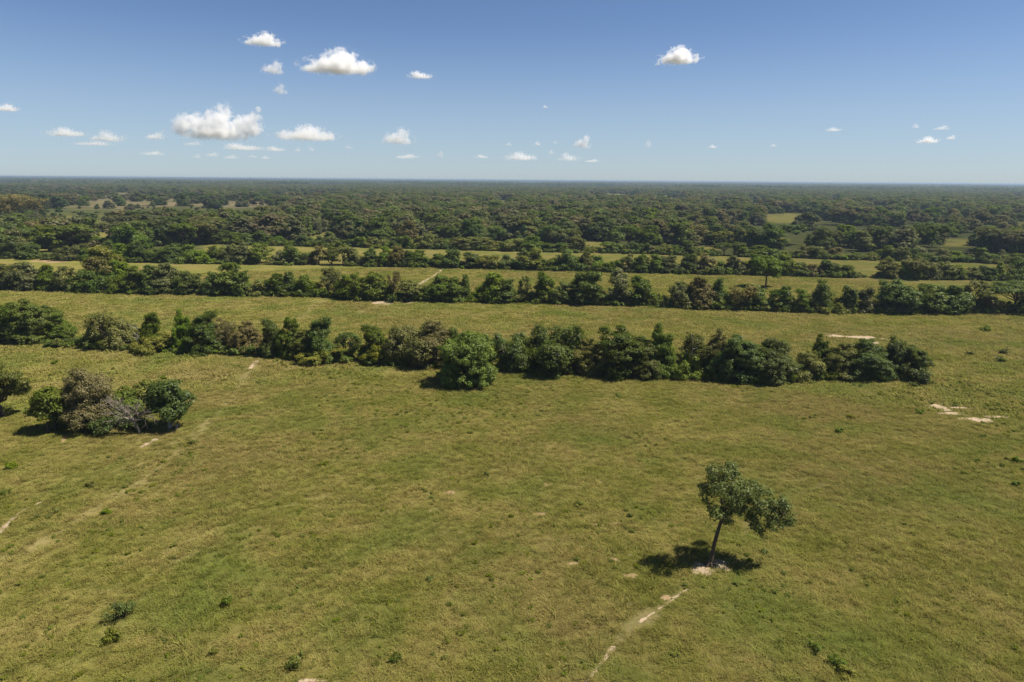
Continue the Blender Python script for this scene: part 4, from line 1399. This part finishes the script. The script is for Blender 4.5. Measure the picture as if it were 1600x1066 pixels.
def cloud_mesh(ells, vox):
    """the loose hull round a cloud's ellipsoids, fused into one skin"""
    import bmesh
    bm = bmesh.new()
    for (cx, cyy, cz, ax, ay, az) in ells:
        bmesh.ops.create_icosphere(bm, subdivisions=3, radius=1.22, matrix=Matrix.Translation((cx, cyy, cz)) @ Matrix.Diagonal((ax, ay, az, 1)))
    me = bpy.data.meshes.new('puffs')
    bm.to_mesh(me)
    bm.free()
    o = bpy.data.objects.new('puffs', me)
    COL.objects.link(o)
    md = o.modifiers.new('r', 'REMESH')
    md.mode = 'VOXEL'
    md.voxel_size = vox
    dg = bpy.context.evaluated_depsgraph_get()
    out = bpy.data.meshes.new_from_object(o.evaluated_get(dg))
    bpy.data.objects.remove(o)
    bpy.data.meshes.remove(me)
    out.polygons.foreach_set('use_smooth', np.ones(len(out.polygons), bool))
    out.update()
    return out

CLOUDS = [  # x, centre y, width, height (pixels), optical thickness, label
    (411, 53, 62, 24, 5, 'white cloud with a hooked top, highest in the sky at left'), (426, 99, 38, 24, 3, 'soft small cloud between the hooked cloud and a fainter one'),
    (437, 134, 24, 20, 2.2, 'faint small puff under the soft small cloud'), (528, 91, 110, 42, 8, 'largest high white cloud left of the middle'),
    (657, 111, 42, 13, 2.6, 'thin flat cloud wisp right of the largest high cloud'), (1060, 80, 68, 30, 8, 'bright white dome shaped cloud high at right'),
    (1028, 92, 9, 6, 2, 'tiny puff at the left foot of the bright dome cloud'), (8, 164, 42, 14, 3, 'thin cloud cut off by the left picture edge'),
    (104, 204, 62, 16, 4, 'low white cloud at far left, left of a pair'), (170, 211, 52, 20, 4, 'low white cloud at far left, right of a pair'),
    (146, 222, 60, 8, 1.6, 'grey flat cloud base under the far left pair'), (242, 210, 32, 14, 4, 'small white cloud left of the big cumulus'),
    (480, 206, 100, 28, 6, 'long two headed low cloud right of the big cumulus'), (382, 228, 70, 12, 2.5, 'flat pale cloud bank under the big cumulus'),
    (430, 231, 34, 9, 3, 'small flat cloud under the long two headed cloud'), (621, 211, 54, 30, 6, 'low cumulus with a knob, left of the middle'),
    (637, 243, 38, 8, 2.2, 'thin low streak under the knobbed cumulus'), (688, 240, 13, 12, 3.5, 'tiny round cloud right of the thin low streak'),
    (752, 243, 24, 7, 2.2, 'tiny flat cloud low in the middle'), (795, 223, 12, 7, 2.5, 'tiny puff above the slanting cloud'), (840, 222, 14, 8, 3, 'tiny bright puff above the slanting cloud, right one'),
    (813, 243, 56, 15, 3, 'slanting low cloud just right of the middle'), (867, 220, 9, 6, 2, 'faint speck of cloud left of the small heart shaped cloud'), (861, 236, 11, 7, 2.5, 'speck of cloud under the faint one in the middle'),
    (910, 220, 28, 25, 7, 'small heart shaped bright cloud right of the middle'), (890, 244, 36, 15, 2.4, 'pale heap of cloud under the heart shaped one'), (925, 250, 24, 5, 1.8, 'pale flat streak low right of the middle'),
    (1013, 222, 14, 15, 3, 'small upright wisp at right of the middle'), (1113, 227, 16, 6, 3, 'tiny flat white cloud under the bright dome cloud'), (1208, 225, 11, 5, 2.5, 'tiny white speck of cloud at right'),
    (1303, 199, 28, 7, 2, 'faint flat cloud at right above the tiny speck'), (1431, 193, 12, 10, 3, 'tiny puff, upper left of four at the far right'), (1472, 196, 24, 9, 2, 'faint wisp, upper right of four at the far right'),
    (1450, 216, 34, 12, 5, 'brightest flat cloud of four at the far right'), (1486, 212, 15, 8, 4, 'small puff, lower right of four at the far right'), (852, 162, 10, 5, 1.6, 'faintest lone speck of cloud in the middle of the sky'),
    (238, 238, 36, 8, 2, 'thin low streak under the small white cloud at left'), (308, 243, 14, 8, 2, 'tiny low puff under the left end of the big cumulus'), (395, 243, 16, 5, 1.6, 'tiny flat puff under the pale cloud bank'),
    (332, 240, 22, 9, 2, 'pale low puff under the middle of the big cumulus'), (362, 244, 26, 8, 1.6, 'paler low puff right of the pale one under the big cumulus'), (415, 245, 18, 6, 1.8, 'tiny pale puff beneath the small flat cloud'), (300, 222, 30, 8, 1.6, 'pale streak at the lower left foot of the big cumulus'), (545, 228, 14, 6, 1.6, 'tiny pale puff right of the two headed cloud'),
    (465, 232, 12, 8, 2.4, 'tiny low puff, left of two under the two headed cloud'), (487, 231, 12, 8, 2.4, 'tiny low puff, right of two under the two headed cloud')]

def cloud_place(px, cyy, wpx, hpx):
    bottom = cyy + hpx * 0.5
    d = ray(px, bottom)
    el = max(d[2] / math.hypot(d[0], d[1]), 0.022)
    dist = CLOUD_BASE / el
    hd = np.array([d[0], d[1]]) / math.hypot(d[0], d[1])
    return hd * dist, dist

def build_cloud(px, cyy, wpx, hpx, tau, label, seed, ells=None):
    pos, dist = cloud_place(px, cyy, wpx, hpx)
    m = proj(pos[0], pos[1], CLOUD_BASE)[2] / FPX
    Wm, Hm = wpx * m, hpx * m
    rng = np.random.default_rng(seed)
    if ells is None:
        c1 = rng.uniform(-0.4, 0.4)
        ells = [(0, 0, 0.34 * Hm, 0.50 * Wm, 0.26 * Wm + 0.1 * Hm, 0.36 * Hm),
                (c1 * 0.5 * Wm, 0, 0.52 * Hm, 0.26 * Wm, 0.18 * Wm + 0.1 * Hm, 0.48 * Hm)]
        for k in range(2 + int(wpx / 25)):
            u = rng.uniform(-0.75, 0.75)
            hh = Hm * rng.uniform(0.25, 0.42) * (1 - 0.4 * abs(u))
            ells.append((u * 0.5 * Wm, rng.normal(0, 0.08) * Wm, hh * 1.05, max(Wm * rng.uniform(0.10, 0.20), 0.2 * Hm), Wm * 0.16, hh))
    else:
        ells = [tuple(q * m for q in e) for e in ells]
    me = cloud_mesh(ells, max(Hm / 14.0, Wm / 50.0))
    me.name = 'cloud'
    me.materials.append(cloud_mat(tau * (0.45 if cyy > 190 else 0.8 if cyy > 150 else 0.9) / Hm, Hm, ells))
    o = link('cloud', me, None, (pos[0], pos[1], CLOUD_BASE))
    o.rotation_euler = (0, 0, -math.atan2(pos[0], pos[1]))
    tag(o, label, 'cloud', 'fair weather clouds over the plain')

for i, c in enumerate(CLOUDS):
    build_cloud(*c, seed=40 + i)
# the big cumulus: x, y, z, and half sizes in the photograph's pixels at its distance
build_cloud(345, 190, 138, 60, 9, 'big towering cumulus low in the left sky', 3,
            [(-5, 0, 14, 66, 30, 15), (-50, 0, 22, 20, 16, 20), (-28, 3, 26, 22, 18, 18), (-2, -4, 28, 24, 20, 24), (10, 2, 42, 15, 12, 18), (4, 0, 50, 9, 8, 11),
             (30, 0, 24, 24, 18, 20), (48, 2, 24, 20, 16, 18), (52, 0, 38, 11, 10, 13), (44, -3, 32, 14, 12, 14), (-40, 0, 34, 12, 10, 9), (58, 0, 50, 6, 6, 7)])
